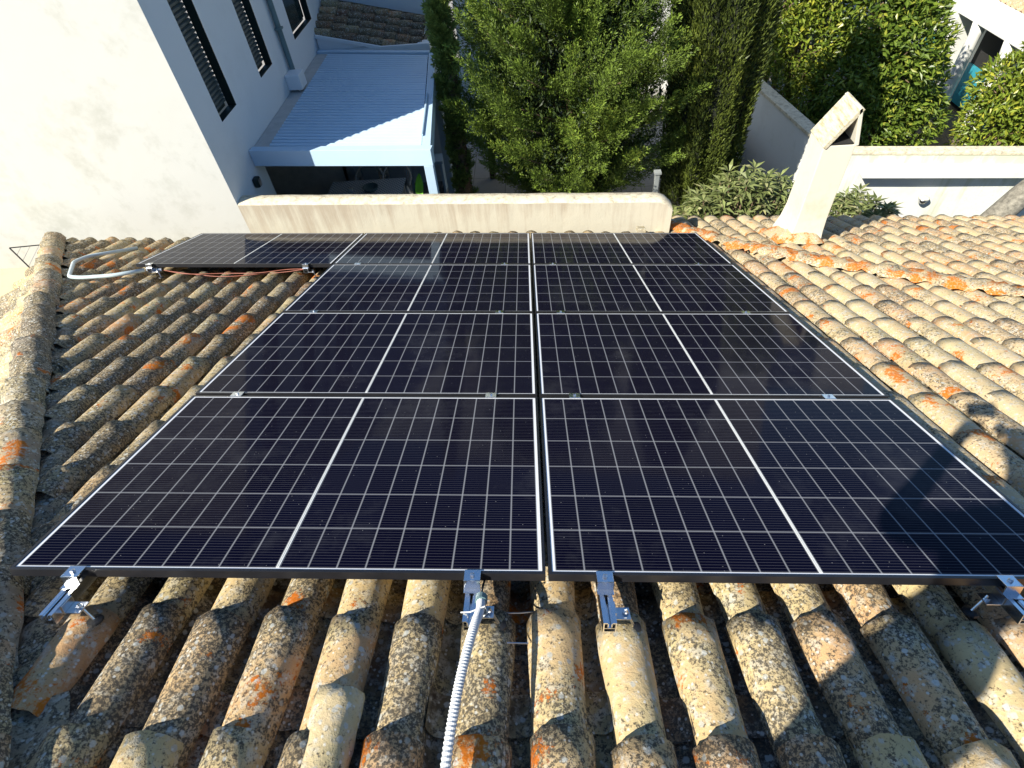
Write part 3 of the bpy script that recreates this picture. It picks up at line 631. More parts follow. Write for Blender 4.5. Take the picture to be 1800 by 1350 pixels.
# wall lamp beside the opening
lm = MB().box(xw + .001, xw + .07, 5.41, 5.51, -1.53, -1.42); o = nhp(lm.build('wall_lamp', m_green, nh, bevel=.02)); MB().box(xw + .0705, xw + .075, 5.43, 5.49, -1.51, -1.44).build('lamp_glass', m_galv, o)
# meter / dark hose reel on garden wall
hr = MB().lathe([(.10, 0), (.13, .02), (.13, .10), (.08, .13)], (-3.12, 5.45, -1.86), 14); o = hr.build('planter_pot', m_cable, smooth=True); tag(o, 'small black pot just behind the left end of the garden wall', 'pot')
MB().box(-3.19, -3.05, 5.38, 5.52, -3.499, -1.862).build('pedestal', m_wall_cool, o)
# lean-to tiled roof
lt = empty('outbuilding', (-3.3, 9.2, -3.5), 'small lean-to with sooty dark tiles behind the louvred pergola', 'outbuilding'); lti = Matrix.Translation((3.3, -9.2, 3.5))
LA = np.array([-3.38, 9.05, -1.0]); LB = np.array([-1.90, 9.05, -1.33]); LD = np.array([-3.13, 9.75, -.80])
U_ = (LD - LA); Vd = (LB - LA); lenV = np.linalg.norm(Vd); Vd /= lenV; lenU = np.linalg.norm(U_); Un = U_ - Vd * np.dot(U_, Vd); Un /= np.linalg.norm(Un); Nn = np.cross(Vd, Un); Nn = Nn if Nn[2] > 0 else -Nn
ac = Acc()
for i in range(5):
    v = 0
    while v < lenV - .1:
        ac.add(arch(.07 + i * .165, v - .04, v + .22, (LA, Un, Vd, Nn), .06, .068, 0, .02, tuple(rng.random(3)), nv=3, na=7)); ac.add(arch(.07 + i * .165 + .082, v - .04, v + .22, (LA, Un, Vd, Nn), .06, .055, -.0, .01, tuple(rng.random(3)), nv=3, na=7, invert=True)); v += .2
o = ac.build('roof', m_tile_old, lt); o.matrix_parent_inverse = lti
lw = MB(); lw.add([(-3.38, 9.03, -3.499), (-1.95, 9.03, -3.499), (-1.95, 9.03, -1.37), (-3.38, 9.03, -1.03), (-3.15, 9.9, -3.499), (-1.75, 9.9, -3.499), (-1.75, 9.9, -1.30), (-3.15, 9.9, -.82)], [(0, 1, 2, 3), (1, 5, 6, 2), (5, 4, 7, 6), (4, 0, 3, 7), (3, 2, 6, 7)])
lw.box(-3.383, -1.93, 8.99, 9.03, -1.02, -.98, T=Matrix.Translation((-3.38, 0, -1.0)) @ Matrix.Rotation(R(12.6), 4, 'Y') @ Matrix.Translation((3.38, 0, 1.0)))
o = lw.build('wall', m_wall_cool, lt); o.matrix_parent_inverse = lti
o = MB().tube([(-1.86, 9.0, -1.36), (-1.70, 9.75, -1.22)], .035, 10).build('gutter', m_green, lt); o.matrix_parent_inverse = lti
o = MB().box(-1.84, -1.62, 9.05, 9.3, -3.499, -1.24).build('pier', m_wall_cool, lt, bevel=.01); o.matrix_parent_inverse = lti
# ------------------------------------------------------------------ pergola
pg = empty('pergola', (-2.3, 5.4, -3.5), 'white metal pergola with closed louvred roof in the courtyard', 'pergola'); pgi = Matrix.Translation((2.3, -5.4, 3.5))
def pgp(o): o.matrix_parent_inverse = pgi; return o
FL, FR, BR, BL = Vector((-3.385, 5.62, -1.17)), Vector((-1.19, 5.37, -1.17)), Vector((-1.46, 8.46, -1.17)), Vector((-3.385, 8.90, -1.17))
def beam(mb, a, b, w, z0, z1, side=1):
    d = (b - a).normalized(); n = Vector((-d.y, d.x, 0)) * w * side
    vs = [a, b, b + n, a + n]; vs = [Vector((v.x, v.y, z0)) for v in vs] + [Vector((v.x, v.y, z1)) for v in vs]
    fs = [(0, 3, 2, 1), (4, 5, 6, 7), (0, 1, 5, 4), (1, 2, 6, 5), (2, 3, 7, 6), (3, 0, 4, 7)]
    if side < 0: fs = [f[::-1] for f in fs]
    mb.add(vs, fs)
b_ = MB(); beam(b_, FL, FR, .11, -1.36, -1.17); pgp(b_.build('beam', m_perg, pg, bevel=.004))
b_ = MB(); beam(b_, FR + Vector((-.012, .115, 0)), BR, .10, -1.36, -1.172); pgp(b_.build('beam', m_perg, pg, bevel=.004))
b_ = MB(); beam(b_, Vector((-3.384, 8.87, 0)), BR + Vector((-.01, .0, 0)), .10, -1.36, -1.168, 1); pgp(b_.build('beam', m_perg, pg, bevel=.004))
g_ = MB(); beam(g_, Vector((-3.383, 5.74, 0)), Vector((-3.383, 8.86, 0)), .19, -1.34, -1.20, -1); pgp(g_.build('gutter', plain('gutter_grey', (.42, .42, .40), .6), pg))
lv = MB(); n = 36
for i in range(n):
    s = (i + .5) / n; a = Vector((-3.18, 5.75, 0)).lerp(Vector((-3.18, 8.78, 0)), s); b = Vector((-1.31, 5.50, 0)).lerp(Vector((-1.57, 8.42, 0)), s); dy = 3.03 / n * .40
    z = -1.185
    prof = [(-dy * .96, -.014), (-dy * .84, .0), (dy * .50, .008), (dy * .80, .002), (dy * .80, -.024)]
    vs = [(a.x, a.y + p[0], z + p[1]) for p in prof] + [(b.x, b.y + p[0] * .96, z + p[1]) for p in prof]
    k = len(prof); lv.add(vs, [(j, k + j, k + j + 1, j + 1) for j in range(k - 1)] + [tuple(range(k)), tuple(range(k, 2 * k))[::-1]])
pgp(lv.build('louvre_roof', m_perg, pg))
lvb = MB(); lvb.add([(-3.19, 5.74, -1.215), (-1.3, 5.49, -1.215), (-1.56, 8.44, -1.215), (-3.19, 8.8, -1.215)], [(0, 1, 2, 3)]); pgp(lvb.build('louvre_gap_sheet', plain('louvre_gap_shade', (.03, .045, .06), .6), pg))  # dark sheet below the blades, paints shade into the gaps
for (x, y) in ((-1.195, 5.372), (-1.49, 8.35)):
    pgp(MB().box(x - .105, x, y + .003, y + .108, -3.499, -1.361).build('post', m_perg, pg, bevel=.004))
pgp(MB().tube([(-1.325, 5.72, -1.155), (-1.35, 6.1, -1.155), (-1.40, 6.9, -1.155)], .014, 8).build('drain_rail', m_perg, pg))
# ------------------------------------------------------------------ things under the pergola
tb = empty('dining_table', (-2.75, 7.5, -3.5), 'long dining table under blue-grey patterned cloth beneath the pergola', 'table')
MB().box(-.62, .60, -.42, .28, .73, .75).build('table_top', m_cloth, tb, bevel=.006)
MB().box(-.621, .601, -.421, -.415, .52, .73).build('cloth_drop', m_cloth, tb)
for sx in (-.55, .53):
    for sy in (-.37, .22): MB().box(sx - .025, sx + .025, sy - .025, sy + .025, 0, .73).build('leg', m_wicker, tb)
MB().lathe([(.05, 0), (.10, .02), (.125, .07), (.118, .07), (.09, .03)], (-2.66, 7.42, -2.749), 18).build('bowl', m_pipe, smooth=True); tag(bpy.data.objects['bowl'], 'round dark bowl in the middle of the patterned table', 'bowl')
MB().box(-3.02, -2.96, 7.42, 7.47, -2.749, -2.70).build('bottle_cap', m_white); 
t = bpy.data.objects['bottle_cap']; t.name = 'cup'; tag(t, 'small white cup at the left part of the patterned table', 'cup')
def chair():
    t = empty('wicker_chair')
    MB().lathe([(.21, .40), (.23, .42), (.23, .44), (.20, .46)], (0, 0, 0), 18).build('seat', m_cush, t, smooth=True)
    arc = [Vector((.24 * math.cos(q), .20 * math.sin(q) + .02, .62 + .20 * math.sin(q))) for q in np.linspace(0, math.pi, 15)]
    arc = [Vector((.24, -.18, .62))] + arc + [Vector((-.24, -.18, .62))]
    b = MB(); b.tube(arc, .016, 8); 
    for q in np.linspace(.25, math.pi - .25, 11): b.tube([(.22 * math.cos(q), .19 * math.sin(q), .42), (.24 * math.cos(q), .20 * math.sin(q) + .02, .62 + .20 * math.sin(q))], .006, 5)
    b.build('backrest', m_wicker, t, smooth=True)
    MB().box(-.14, .14, .13, .18, .46, .78).build('cushion', m_cush, t, bevel=.02)
    for x, y in ((-.17, -.15), (.17, -.15), (-.17, .15), (.17, .15)): MB().tube([(x * 1.15, y * 1.15, 0), (x, y, .42)], .014, 6).build('leg', m_wicker, t)
    return t
c1 = chair(); c1.location = (-2.83, 7.98, -3.5); tag(c1, 'left of the two round-backed wicker chairs behind the patterned table', 'chair', 'wicker chairs at the patterned table')
c2 = copy_tree(c1); c2.location = (-2.36, 7.96, -3.5); tag(c2, 'right of the two round-backed wicker chairs behind the patterned table', 'chair', 'wicker chairs at the patterned table')
oc = empty('orange_chair', (-3.58, 7.1, -3.5), 'orange moulded chair at the left end of the patterned table', 'chair')
MB().lathe([(.10, .42), (.22, .44), (.24, .50), (.25, .66), (.24, .67), (.22, .52), (.1, .47)], (0, 0, 0), 20).build('seat_shell', m_orange, oc, smooth=True)
for x, y in ((-.15, -.15), (.15, -.15), (-.15, .15), (.15, .15)): MB().tube([(x * 1.2, y * 1.2, 0), (x * .6, y * .6, .43)], .013, 6).build('leg', m_wicker, oc)
sf = empty('side_shelf', (-2.9, 8.75, -3.5), 'low wooden shelf against the back wall of the pergola', 'shelf')
for z in (.35, .70): MB().box(-.35, .35, -.12, .12, z, z + .03).build('shelf_board', m_wicker, sf)
for x in (-.35, .33): MB().box(x, x + .02, -.12, .12, 0, .73 if False else .349).build('shelf_side', m_wicker, sf)
bl = empty('console', (-2.0, 8.7, -3.5), 'low white console at the right back of the pergola', 'console')
MB().box(-.35, .35, -.15, .15, .55, .60).build('top', m_perg, bl)
for x in (-.33, .29): MB().box(x, x + .04, -.14, .14, 0, .55).build('leg', m_perg, bl)
# ------------------------------------------------------------------ garden wall
gw = empty('garden_wall', (-1, 5, -4.8), 'streaky cream garden wall with weathered coping behind the panels', 'wall'); gwi = Matrix.Translation((1, -5, 4.8))
nx = 60; vs = []; fs = []
V = []; T_ = []
for i in range(nx + 1):
    s = i / nx; x = xw + (1.5 - xw) * s; z = -1.43 - .26 * s + mnoise.noise(Vector((x * 3, 0, 0))) * .006
    drop = 0 if s < .965 else .10 * ((s - .965) / .035) ** 2
    rise = .05 * max(0, 1 - (s / .03)) 
    z = z - drop + rise * 0
    j1 = mnoise.noise(Vector((x * 9, 1, 0))) * .006
    V.append([(x, 4.90, -4.79), (x, 4.90 + j1 * .5, z - .018), (x, 4.915 + j1, z), (x, 5.0, z + .008), (x, 5.085 + j1, z), (x, 5.10, z - .02), (x, 5.10, -4.79)])
k = len(V[0]); vs = [p for r in V for p in r]
wallf = [(i * k + j, (i + 1) * k + j, (i + 1) * k + j + 1, i * k + j + 1) for i in range(nx) for j in (0, 5)] + [tuple(nx * k + j for j in range(k))]
capf = [(i * k + j, (i + 1) * k + j, (i + 1) * k + j + 1, i * k + j + 1) for i in range(nx) for j in (1, 2, 3, 4)]
o = MB().add(vs, wallf).build('wall_face', m_gwall, gw); o.matrix_parent_inverse = gwi
o = MB().add(vs, capf).build('coping', m_cope, gw, smooth=True); o.matrix_parent_inverse = gwi
# ------------------------------------------------------------------ diagonal garden wall, right walls
dw = MB(); A = Vector((4.02, 11.8, -2.80)); B = Vector((4.42, 9.2, -2.80)); Cc = Vector((4.62, 7.95, -2.80))
tdw = empty('boundary_wall', (4.4, 9.5, -4.8), 'white boundary wall running away behind the chimney, half in shade', 'wall'); dwi = Matrix.Translation((-4.4, -9.5, 4.8))
beam(dw, A, Cc, .2, -4.79, -2.86); o = dw.build('wall_face', m_white, tdw); o.matrix_parent_inverse = dwi
cpb = MB(); beam(cpb, A + Vector((-.02, 0, 0)), Cc + Vector((-.02, 0, 0)), .24, -2.859, -2.80); o = cpb.build('coping', m_cope, tdw, bevel=.01); o.matrix_parent_inverse = dwi
tw = empty('parapet_wall', (6, 8, -4.8), 'low white parapet wall with greyish coping at the right behind the roof', 'wall'); twi = Matrix.Translation((-6, -8, 4.8))
e0, e1 = Vector((4.62, 7.95, 0)), Vector((11, 7.14, 0))
q = MB(); beam(q, e0, e1, .17, -4.79, -2.87); o = q.build('wall_face', m_rwall, tw); o.matrix_parent_inverse = twi
q = MB(); beam(q, e0 + Vector((0, -.015, 0)), e1 + Vector((0, -.015, 0)), .20, -2.869, -2.82); o = q.build('coping', m_cope, tw, bevel=.01); o.matrix_parent_inverse = twi
# ledge + low building in front
tl = empty('low_building', (6.5, 7.7, -4.8), 'low white structure with projecting ledge and a wall lamp at the right', 'building'); tli = Matrix.Translation((-6.5, -7.7, 4.8))
q = MB(); f0, f1 = Vector((5.12, 7.62, 0)), Vector((11, 6.98, 0))
beam(q, f0, f1, .36, -3.13, -3.02); o = q.build('ledge', m_white, tl, bevel=.008); o.matrix_parent_inverse = tli
q = MB(); beam(q, f0 + Vector((.05, .24, 0)), f1 + Vector((0, .24, 0)), .1, -4.79, -3.131); o = q.build('wall', m_white, tl); o.matrix_parent_inverse = tli
tla = empty('wall_light', (6.28, 7.66, -3.56), 'small bowl-shaped lamp fixed on the low white wall right of the chimney', 'lamp')
MB().lathe([(.01, -.10), (.05, -.085), (.085, 0.0), (.078, 0.0), (.045, -.07)], (0, 0, 0), 14).build('bowl', m_galv, tla, smooth=True)
MB().lathe([(.074, -.012), (.074, -.002)], (0, 0, 0), 14).build('diffuser', plain('lamp_cream_glass', (.75, .70, .50), .4), tla); MB().box(-.03, .03, .04, .16, -.06, -.01).build('bracket', m_galv, tla)
# leaning grey slab at right edge
gs = MB(); pts_ = [Vector((6.35, 6.45, -3.55)), Vector((6.62, 6.5, -3.12)), Vector((6.85, 6.55, -2.80)), Vector((7.3, 6.6, -2.35)), Vector((7.9, 6.7, -1.8))]
o = gs.tube(curve(pts_, 24), .16, 12).build('leaning_trunk', plain('rough_grey_bark', (.20, .185, .15), .95, 0, .55, 18, .9), smooth=True); tag(o, 'rough grey leaning trunk cut off by the right picture edge', 'trunk')
MB().tube([(6.36, 6.45, -3.54), (6.2, 6.4, -4.79)], .15, 12).build('trunk_base', m_wood, o)
# ------------------------------------------------------------------ foliage
def leaves(Pc, D, length, width, tint, nrm=None, curl=.15):
    n = len(Pc); D = D / np.linalg.norm(D, axis=1, keepdims=True)
    rv = rng.normal(size=(n, 3)) if nrm is None else nrm + rng.normal(0, .45, (n, 3))
    S_ = np.cross(D, rv); S_ /= (np.linalg.norm(S_, axis=1, keepdims=True) + 1e-9); Nn = np.cross(S_, D)
    l = length[:, None]; w = width[:, None]
    V = np.stack([Pc, Pc + D * l * .45 + S_ * w * .5 + Nn * l * curl * .2, Pc + D * l - Nn * l * curl, Pc + D * l * .45 - S_ * w * .5 + Nn * l * curl * .2], 1).reshape(-1, 3)
    Q = np.arange(4 * n).reshape(n, 4); T = np.repeat(tint, 4, axis=0)
    return V, Q, T
def unit(v): return v / (np.linalg.norm(v, axis=-1, keepdims=True) + 1e-9)
def conifer(name, label, base, H, zlow, radf, n_limb, spr, n_leaf, mat, cat, axis=(0, 0, 1), leafs=(.062, .021), group=None, limb_len=(.35, .8), ymin=None, plume=1.0, inner=0):
    base = np.array(base, float); t = empty(name, base, label, cat, group)
    Vs, Qs, Ts = [], [], []; nb = 0
    lv_ = []
    for i in range(n_limb):
        h = zlow + (H - zlow) * rng.random() ** .9; ang = rng.random() * 2 * math.pi; Rr = radf(h, ang) * rng.uniform(.55, 1.0)
        out = np.array([math.cos(ang), math.sin(ang), 0]); up = .35 + .75 * h / H; tone = rng.random()
        ax = unit(out * .85 + np.array([0, 0, up]) + rng.normal(0, .16, 3)); LL = rng.uniform(*limb_len) * plume
        tip = np.array([0, 0, h]) + out * Rr + ax * LL * .12; root = tip - ax * LL
        side = unit(np.cross(ax, rng.normal(size=3))); side2 = np.cross(ax, side)
        if ymin is not None and base[1] + tip[1] < ymin: continue
        for s in range(spr):
            t_ = (s + rng.random()) / spr; q = rng.random() * 2 * math.pi; perp = side * math.cos(q) + side2 * math.sin(q) * .75
            d = unit(ax * 1.0 + perp * rng.uniform(.5, 1.1) * (1.1 - .6 * t_) + np.array([0, 0, .15])); L_ = LL * rng.uniform(.28, .46) * (1.15 - .6 * t_)
            st = root + ax * LL * t_
            s_ = rng.random(n_leaf)
            off = rng.normal(0, 1, (n_leaf, 3)) * (.16 * L_ * (1 - s_[:, None]) + .006)
            pc = st + d * (s_[:, None] * L_) + off
            dd = unit(d * 1.1 + unit(off) * .7 + rng.normal(0, .15, (n_leaf, 3)))
            le = rng.uniform(.7, 1.3, n_leaf) * leafs[0]; wi = rng.uniform(.7, 1.3, n_leaf) * leafs[1]
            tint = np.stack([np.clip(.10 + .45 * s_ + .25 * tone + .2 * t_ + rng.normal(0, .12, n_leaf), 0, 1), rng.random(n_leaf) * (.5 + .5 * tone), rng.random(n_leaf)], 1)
            V, Q, T = leaves(pc, dd, le, wi, tint); Vs.append(V); Qs.append(Q + nb); Ts.append(T); nb += len(V)
        lv_.append((np.array([0, 0, max(.2, h - Rr * .6)]), root + ax * LL * .5))
    ni = inner  # near-black inner leaves, shade of the crown's inside put into their tint
    if ni:
        hh_ = zlow + (H - zlow) * rng.random(ni); an = rng.random(ni) * 2 * math.pi; rr_ = np.array([radf(x, y) for x, y in zip(hh_, an)]) * rng.uniform(.2, .68, ni)
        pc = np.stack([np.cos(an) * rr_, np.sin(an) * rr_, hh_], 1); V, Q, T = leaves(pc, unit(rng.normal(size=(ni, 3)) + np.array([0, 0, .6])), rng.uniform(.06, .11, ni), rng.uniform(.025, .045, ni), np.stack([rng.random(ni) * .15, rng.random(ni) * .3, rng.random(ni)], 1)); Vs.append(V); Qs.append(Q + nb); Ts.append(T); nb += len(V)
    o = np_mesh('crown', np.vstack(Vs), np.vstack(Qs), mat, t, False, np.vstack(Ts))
    tk = MB(); tk.tube([(0, 0, 0), (.03, .02, H * .4), (0, 0, H * .95)], [.13, .09, .02], 10)
    for a_, b_2 in lv_[::4]: tk.tube([a_, (a_ + b_2) / 2 + np.array([0, 0, -.05]), b_2], [.028, .018, .006], 5)
    tk.build('trunk', m_wood, t, smooth=True)
    return t
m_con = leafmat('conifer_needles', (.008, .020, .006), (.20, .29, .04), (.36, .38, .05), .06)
m_cyp = leafmat('cypress_scales', (.018, .032, .010), (.15, .19, .03), (.24, .26, .04), .08)
m_lau = leafmat('laurel_leaves', (.04, .08, .012), (.17, .24, .03), (.32, .34, .05), .22, .35)
m_lau2 = leafmat('yellow_laurel_leaves', (.06, .11, .015), (.24, .30, .035), (.42, .41, .05), .22, .35)
m_loq = leafmat('loquat_leaves', (.05, .07, .02), (.24, .28, .10), (.36, .35, .17), .2, .5)
def rf_main(h, a):
    z = h / 6.6
    r = 1.64 * min(1, (h / 1.1) ** .55) * max(.05, 1 - max(0, (h - 2.4)) / 4.2) ** .7
    return max(.15, r * (1 + .16 * math.sin(3 * a + h * 1.3) + .12 * math.sin(5 * a - h * 2.1)))
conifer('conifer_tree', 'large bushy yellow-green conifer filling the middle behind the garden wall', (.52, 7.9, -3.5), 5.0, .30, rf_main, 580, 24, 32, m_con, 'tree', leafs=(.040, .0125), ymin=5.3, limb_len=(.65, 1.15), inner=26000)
def rf_slim(h, a): return (.155 + .015 * math.sin(4 * a + h * 3)) * (1 if h < 4 else max(.1, 1 - (h - 4) / 2.2)) * min(1, .65 + h * .5)
conifer('slim_cypress', 'very slim dark cypress standing beside the pergola corner', (-1.19, 7.55, -3.5), 5.6, .25, rf_slim, 620, 7, 24, leafmat('slim_cypress_scales', (.08, .12, .03), (.30, .38, .09), (.36, .36, .08), .2), 'tree', leafs=(.045, .015), limb_len=(.16, .26), inner=5000)
# broad clipped cypress: dense shell of upright scales with vertical folds
def column_tree(name, label, base, H, radf, n, mat, top=5.0, lean=(0, 0)):
    base = np.array(base, float); t = empty(name, base, label, 'tree')
    h = rng.random(n) * (H - .25) + .12; a = rng.random(n) * 2 * math.pi
    r = np.array([radf(x, y) for x, y in zip(h, a)]) * (1 - np.abs(rng.normal(0, .07, n)))
    out = np.stack([np.cos(a), np.sin(a), np.zeros(n)], 1); pc = out * r[:, None] + np.stack([lean[0] * h, lean[1] * h, h], 1)
    d = unit(np.array([0, 0, 1.0]) + out * .45 + rng.normal(0, .28, (n, 3)))
    tone = np.array([.5 + .5 * mnoise.noise(Vector((math.cos(y) * 2.2, math.sin(y) * 2.2, x * 1.1))) for x, y in zip(h, a)])
    tint = np.stack([np.clip(tone * .9 + rng.normal(0, .18, n), 0, 1), rng.random(n) * (.4 + tone * .7), rng.random(n)], 1)
    V, Q, T = leaves(pc, d, rng.uniform(.05, .11, n), rng.uniform(.012, .026, n), tint)
    np_mesh('crown', V, Q, mat, t, False, T)
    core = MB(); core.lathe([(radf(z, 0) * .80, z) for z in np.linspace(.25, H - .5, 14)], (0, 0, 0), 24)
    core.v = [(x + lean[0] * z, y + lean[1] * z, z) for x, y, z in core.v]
    core.build('dark_core', plain('core_shade', (.012, .016, .008), .95), t); MB().tube([(0, 0, 0), (0, 0, .6)], .12, 10).build('trunk', m_wood, t)  # solid dark core, coloured as the shade inside the crown
    return t
def rf_col(h, a):
    fold = .09 * abs(math.sin(a * 4 + h * .35)) + .05 * math.sin(a * 9 + h * .9) + .03 * math.sin(a * 17 - h * 2.5)
    env = .49 + .18 * min(1, h / 3.2)
    if h > 4.0: env *= max(.12, 1 - (h - 4.0) / 1.6)
    return env + fold * .8 - .05
column_tree('broad_cypress', 'tall dense dark green cypress with vertical folds left of the chimney', (2.57, 7.8, -3.5), 5.3, rf_col, 70000, m_cyp, lean=(-.015, 0))
def bush(name, label, base, lobes, n, mat, cat='bush', leafs=(.13, .045), parent=None, droop=.1, spread=.75, coredark=True):
    base = np.array(base, float); t = empty(name, base, label, cat); Vs = []; Qs = []; Ts = []; nb = 0
    w = np.array([l[3] * l[3] for l in lobes]); w = w / w.sum(); core = MB()
    for (x, y, z, r), ww in zip(lobes, w):
        k = int(n * ww); o = unit(rng.normal(size=(k, 3))); 
        lump = np.array([1 + .20 * mnoise.noise(Vector(v) * 2.6 + Vector((x, y, z))) + .12 * mnoise.noise(Vector(v) * 6) for v in o])
        rad = r * lump * (1 - np.abs(rng.normal(0, .13, k)))
        pc = np.array([x, y, z]) + o * rad[:, None]; d = unit(o * spread + rng.normal(0, .6, (k, 3)) + np.array([0, 0, .25 - droop]))
        tone = np.clip(.5 + 1.6 * (lump - 1) + rng.normal(0, .2, k), 0, 1)
        V, Q, T = leaves(pc, d, rng.uniform(.7, 1.25, k) * leafs[0], rng.uniform(.75, 1.25, k) * leafs[1], np.stack([tone, rng.random(k), rng.random(k)], 1), nrm=o + np.array([0, 0, .6]))
        Vs.append(V); Qs.append(Q + nb); Ts.append(T); nb += len(V)
        core.tube([(x * .2, y * .2, 0), (x * .7, y * .7, z * .6), (x, y, z), (x, y, z + r * .5)], [.05, .035, .02, .008], 6)
        for j in range(6): v = unit(rng.normal(size=3)) * r * .8; core.tube([(x, y, z - r * .3), (x + v[0], y + v[1], z + v[2])], [.018, .005], 5)
    np_mesh('crown', np.vstack(Vs), np.vstack(Qs), mat, t, False, np.vstack(Ts)); core.build('trunk', m_wood, t)
    return t
bush('laurel_tree', 'yellow-green laurel just right of the broad cypress, behind the boundary wall', (5.3, 11.6, -4.8), [(0, 0, 2.3, .75), (-.5, .2, 3.0, .7), (.35, .1, 3.2, .75), (-.15, .1, 3.9, .7), (.5, -.2, 1.7, .65), (.1, .3, 4.6, .6), (-.6, .3, 2.2, .55), (.3, 0, 1.0, .6)], 15000, m_lau2, leafs=(.12, .042), cat='tree')
bush('laurel_tree', 'large mid-green laurel right of the chimney top, its leaves touching the low parapet', (6.75, 10.9, -4.8), [(0, 0, 1.2, .8), (.45, .1, 1.5, .7), (-.5, .1, 1.8, .75), (0, 0, 2.3, .85), (-.4, .2, 3.0, .7), (.1, .2, 3.2, .55), (.8, 0, 1.0, .6), (-.1, .2, 3.8, .55), (.45, .1, 2.2, .5), (-.7, -.1, .8, .6)], 20000, m_lau, leafs=(.13, .05), cat='tree')
bush('laurel_tree', 'yellowish sunlit shrub at the right picture edge in front of the porch', (9.3, 10.6, -4.8), [(0, 0, .9, .75), (.6, .1, 1.3, .8), (-.25, .1, 1.6, .6), (.3, .1, 2.0, .6), (1.2, 0, 1.1, .8), (1.0, 0, 2.0, .6)], 13000, m_lau2, leafs=(.13, .048), cat='tree')
bush('young_shrub', 'small airy pale-green shrub between the slim cypress and the big conifer', (-.85, 9.0, -3.5), [(0, 0, 1.0, .35), (.1, 0, 1.5, .35), (0, .1, 2.0, .3)], 1400, m_lau2, leafs=(.06, .025))
def loquat(name, label, base, tips, mat):
    base = np.array(base, float); t = empty(name, base, label, 'shrub'); Vs = []; Qs = []; Ts = []; nb = 0; st = MB()
    for (x, y, z) in tips:
        c = np.array([x, y, z]); m_ = c * np.array([.45, .45, .6]); st.tube([(0, 0, .0), m_, c], [.022, .014, .007], 6)
        for lay in range(2):
            k = rng.integers(7, 11); a = np.linspace(0, 2 * math.pi, k, endpoint=False) + rng.random() * 6; el = rng.uniform(.05, .75, k) - lay * .35
            d = np.stack([np.cos(a) * np.cos(el), np.sin(a) * np.cos(el), np.sin(el)], 1); pc = c + np.array([0, 0, -.06 * lay]) + d * .01
            V, Q, T = leaves(pc, d, rng.uniform(.13, .21, k), rng.uniform(.035, .055, k), np.stack([rng.random(k), rng.random(k), rng.random(k)], 1), nrm=np.tile([0, 0, 3.0], (k, 1)), curl=.22)
            Vs.append(V); Qs.append(Q + nb); Ts.append(T); nb += len(V)
    np_mesh('foliage', np.vstack(Vs), np.vstack(Qs), mat, t, False, np.vstack(Ts)); st.build('stem', m_wood, t); return t
tp = [(rng.uniform(-.85, .75), rng.uniform(-.28, .4), 0) for _ in range(92)]
tp = [(x, y, 1.75 + .72 * (1 - ((x + .0) / .98) ** 2) ** .8 * rng.uniform(.1, 1.05) + .18 * x) for x, y, _ in tp]
loquat('loquat_bush', 'grey-green long-leaved shrub behind the roof edge left of the chimney', (2.85, 6.5, -4.8), tp, m_loq)
tp = [(rng.uniform(-.65, .75), rng.uniform(-.25, .3), 0) for _ in range(46)]
tp = [(x, y, 1.62 + .38 * (1 - (x / .85) ** 2) * rng.uniform(.3, 1) + .05 * x) for x, y, _ in tp]
loquat('loquat_bush', 'smaller grey-green long-leaved shrub just right of the chimney', (4.4, 6.45, -4.8), tp, m_loq)
# bright leaf plant at the pergola post
pl = empty('potted_plant', (-1.55, 6.0, -3.5), 'plant with one big bright green leaf beside the pergola post', 'plant')
MB().lathe([(.12, 0), (.16, .3), (.15, .3)], (0, 0, 0), 14).build('pot', m_tile_old, pl, smooth=True)
V = []; 
def bigleaf(x0, x1, z0, z1, w):
    a = Vector((x0, 0, z0)); b = Vector((x1, .02, z1)); mb = MB(); n_ = 8; vs = []
    for i in range(n_ + 1):
        s = i / n_; c = a.lerp(b, s); wd = w * math.sin(math.pi * (s * .93 + .03)) ** .7; vs += [c + Vector((-wd, -.02, 0)), c + Vector((0, .015, 0)), c + Vector((wd, -.02, 0))]
    mb.add(vs, [(i * 3 + j, i * 3 + j + 1, (i + 1) * 3 + j + 1, (i + 1) * 3 + j) for i in range(n_) for j in (0, 1)]); return mb
m_bl = plain('bright_leaf', (.16, .42, .03), .4)
bigleaf(-.03, .03, 1.35, 1.72, .055).build('leaf', m_bl, pl, smooth=True); bigleaf(-.06, -.16, 1.3, 1.56, .02).build('leaf', m_wicker, pl, smooth=True)
MB().tube([(0, 0, .3), (-.03, 0, 1.36)], .012, 6).build('stem', m_bl, pl)
# white downpipe-like post between trees, coloured grey to carry its shade
o = MB().box(1.72, 1.79, 7.0, 7.07, -3.499, -2.52).build('garden_post', plain('shade_grey_post', (.22, .24, .24), .8), bevel=.01); tag(o, 'pale post standing in shade between the conifer and the broad cypress', 'post')
MB().box(1.705, 1.805, 6.985, 7.085, -2.519, -2.49).build('post_cap', m_cush, o)
# sunlit courtyard back wall seen between trees
bw = empty('back_wall', (2, 12.6, -4.8), 'bright sunlit white wall glimpsed behind the trees at the top', 'wall'); o = MB().box(-3.6, 4.2, -.15, .15, 1.301, 8.0).build('wall_face', m_white, bw)
MB().box(-3.6, 4.2, -.17, .17, 8.0, 8.05).build('coping', m_cope, bw)
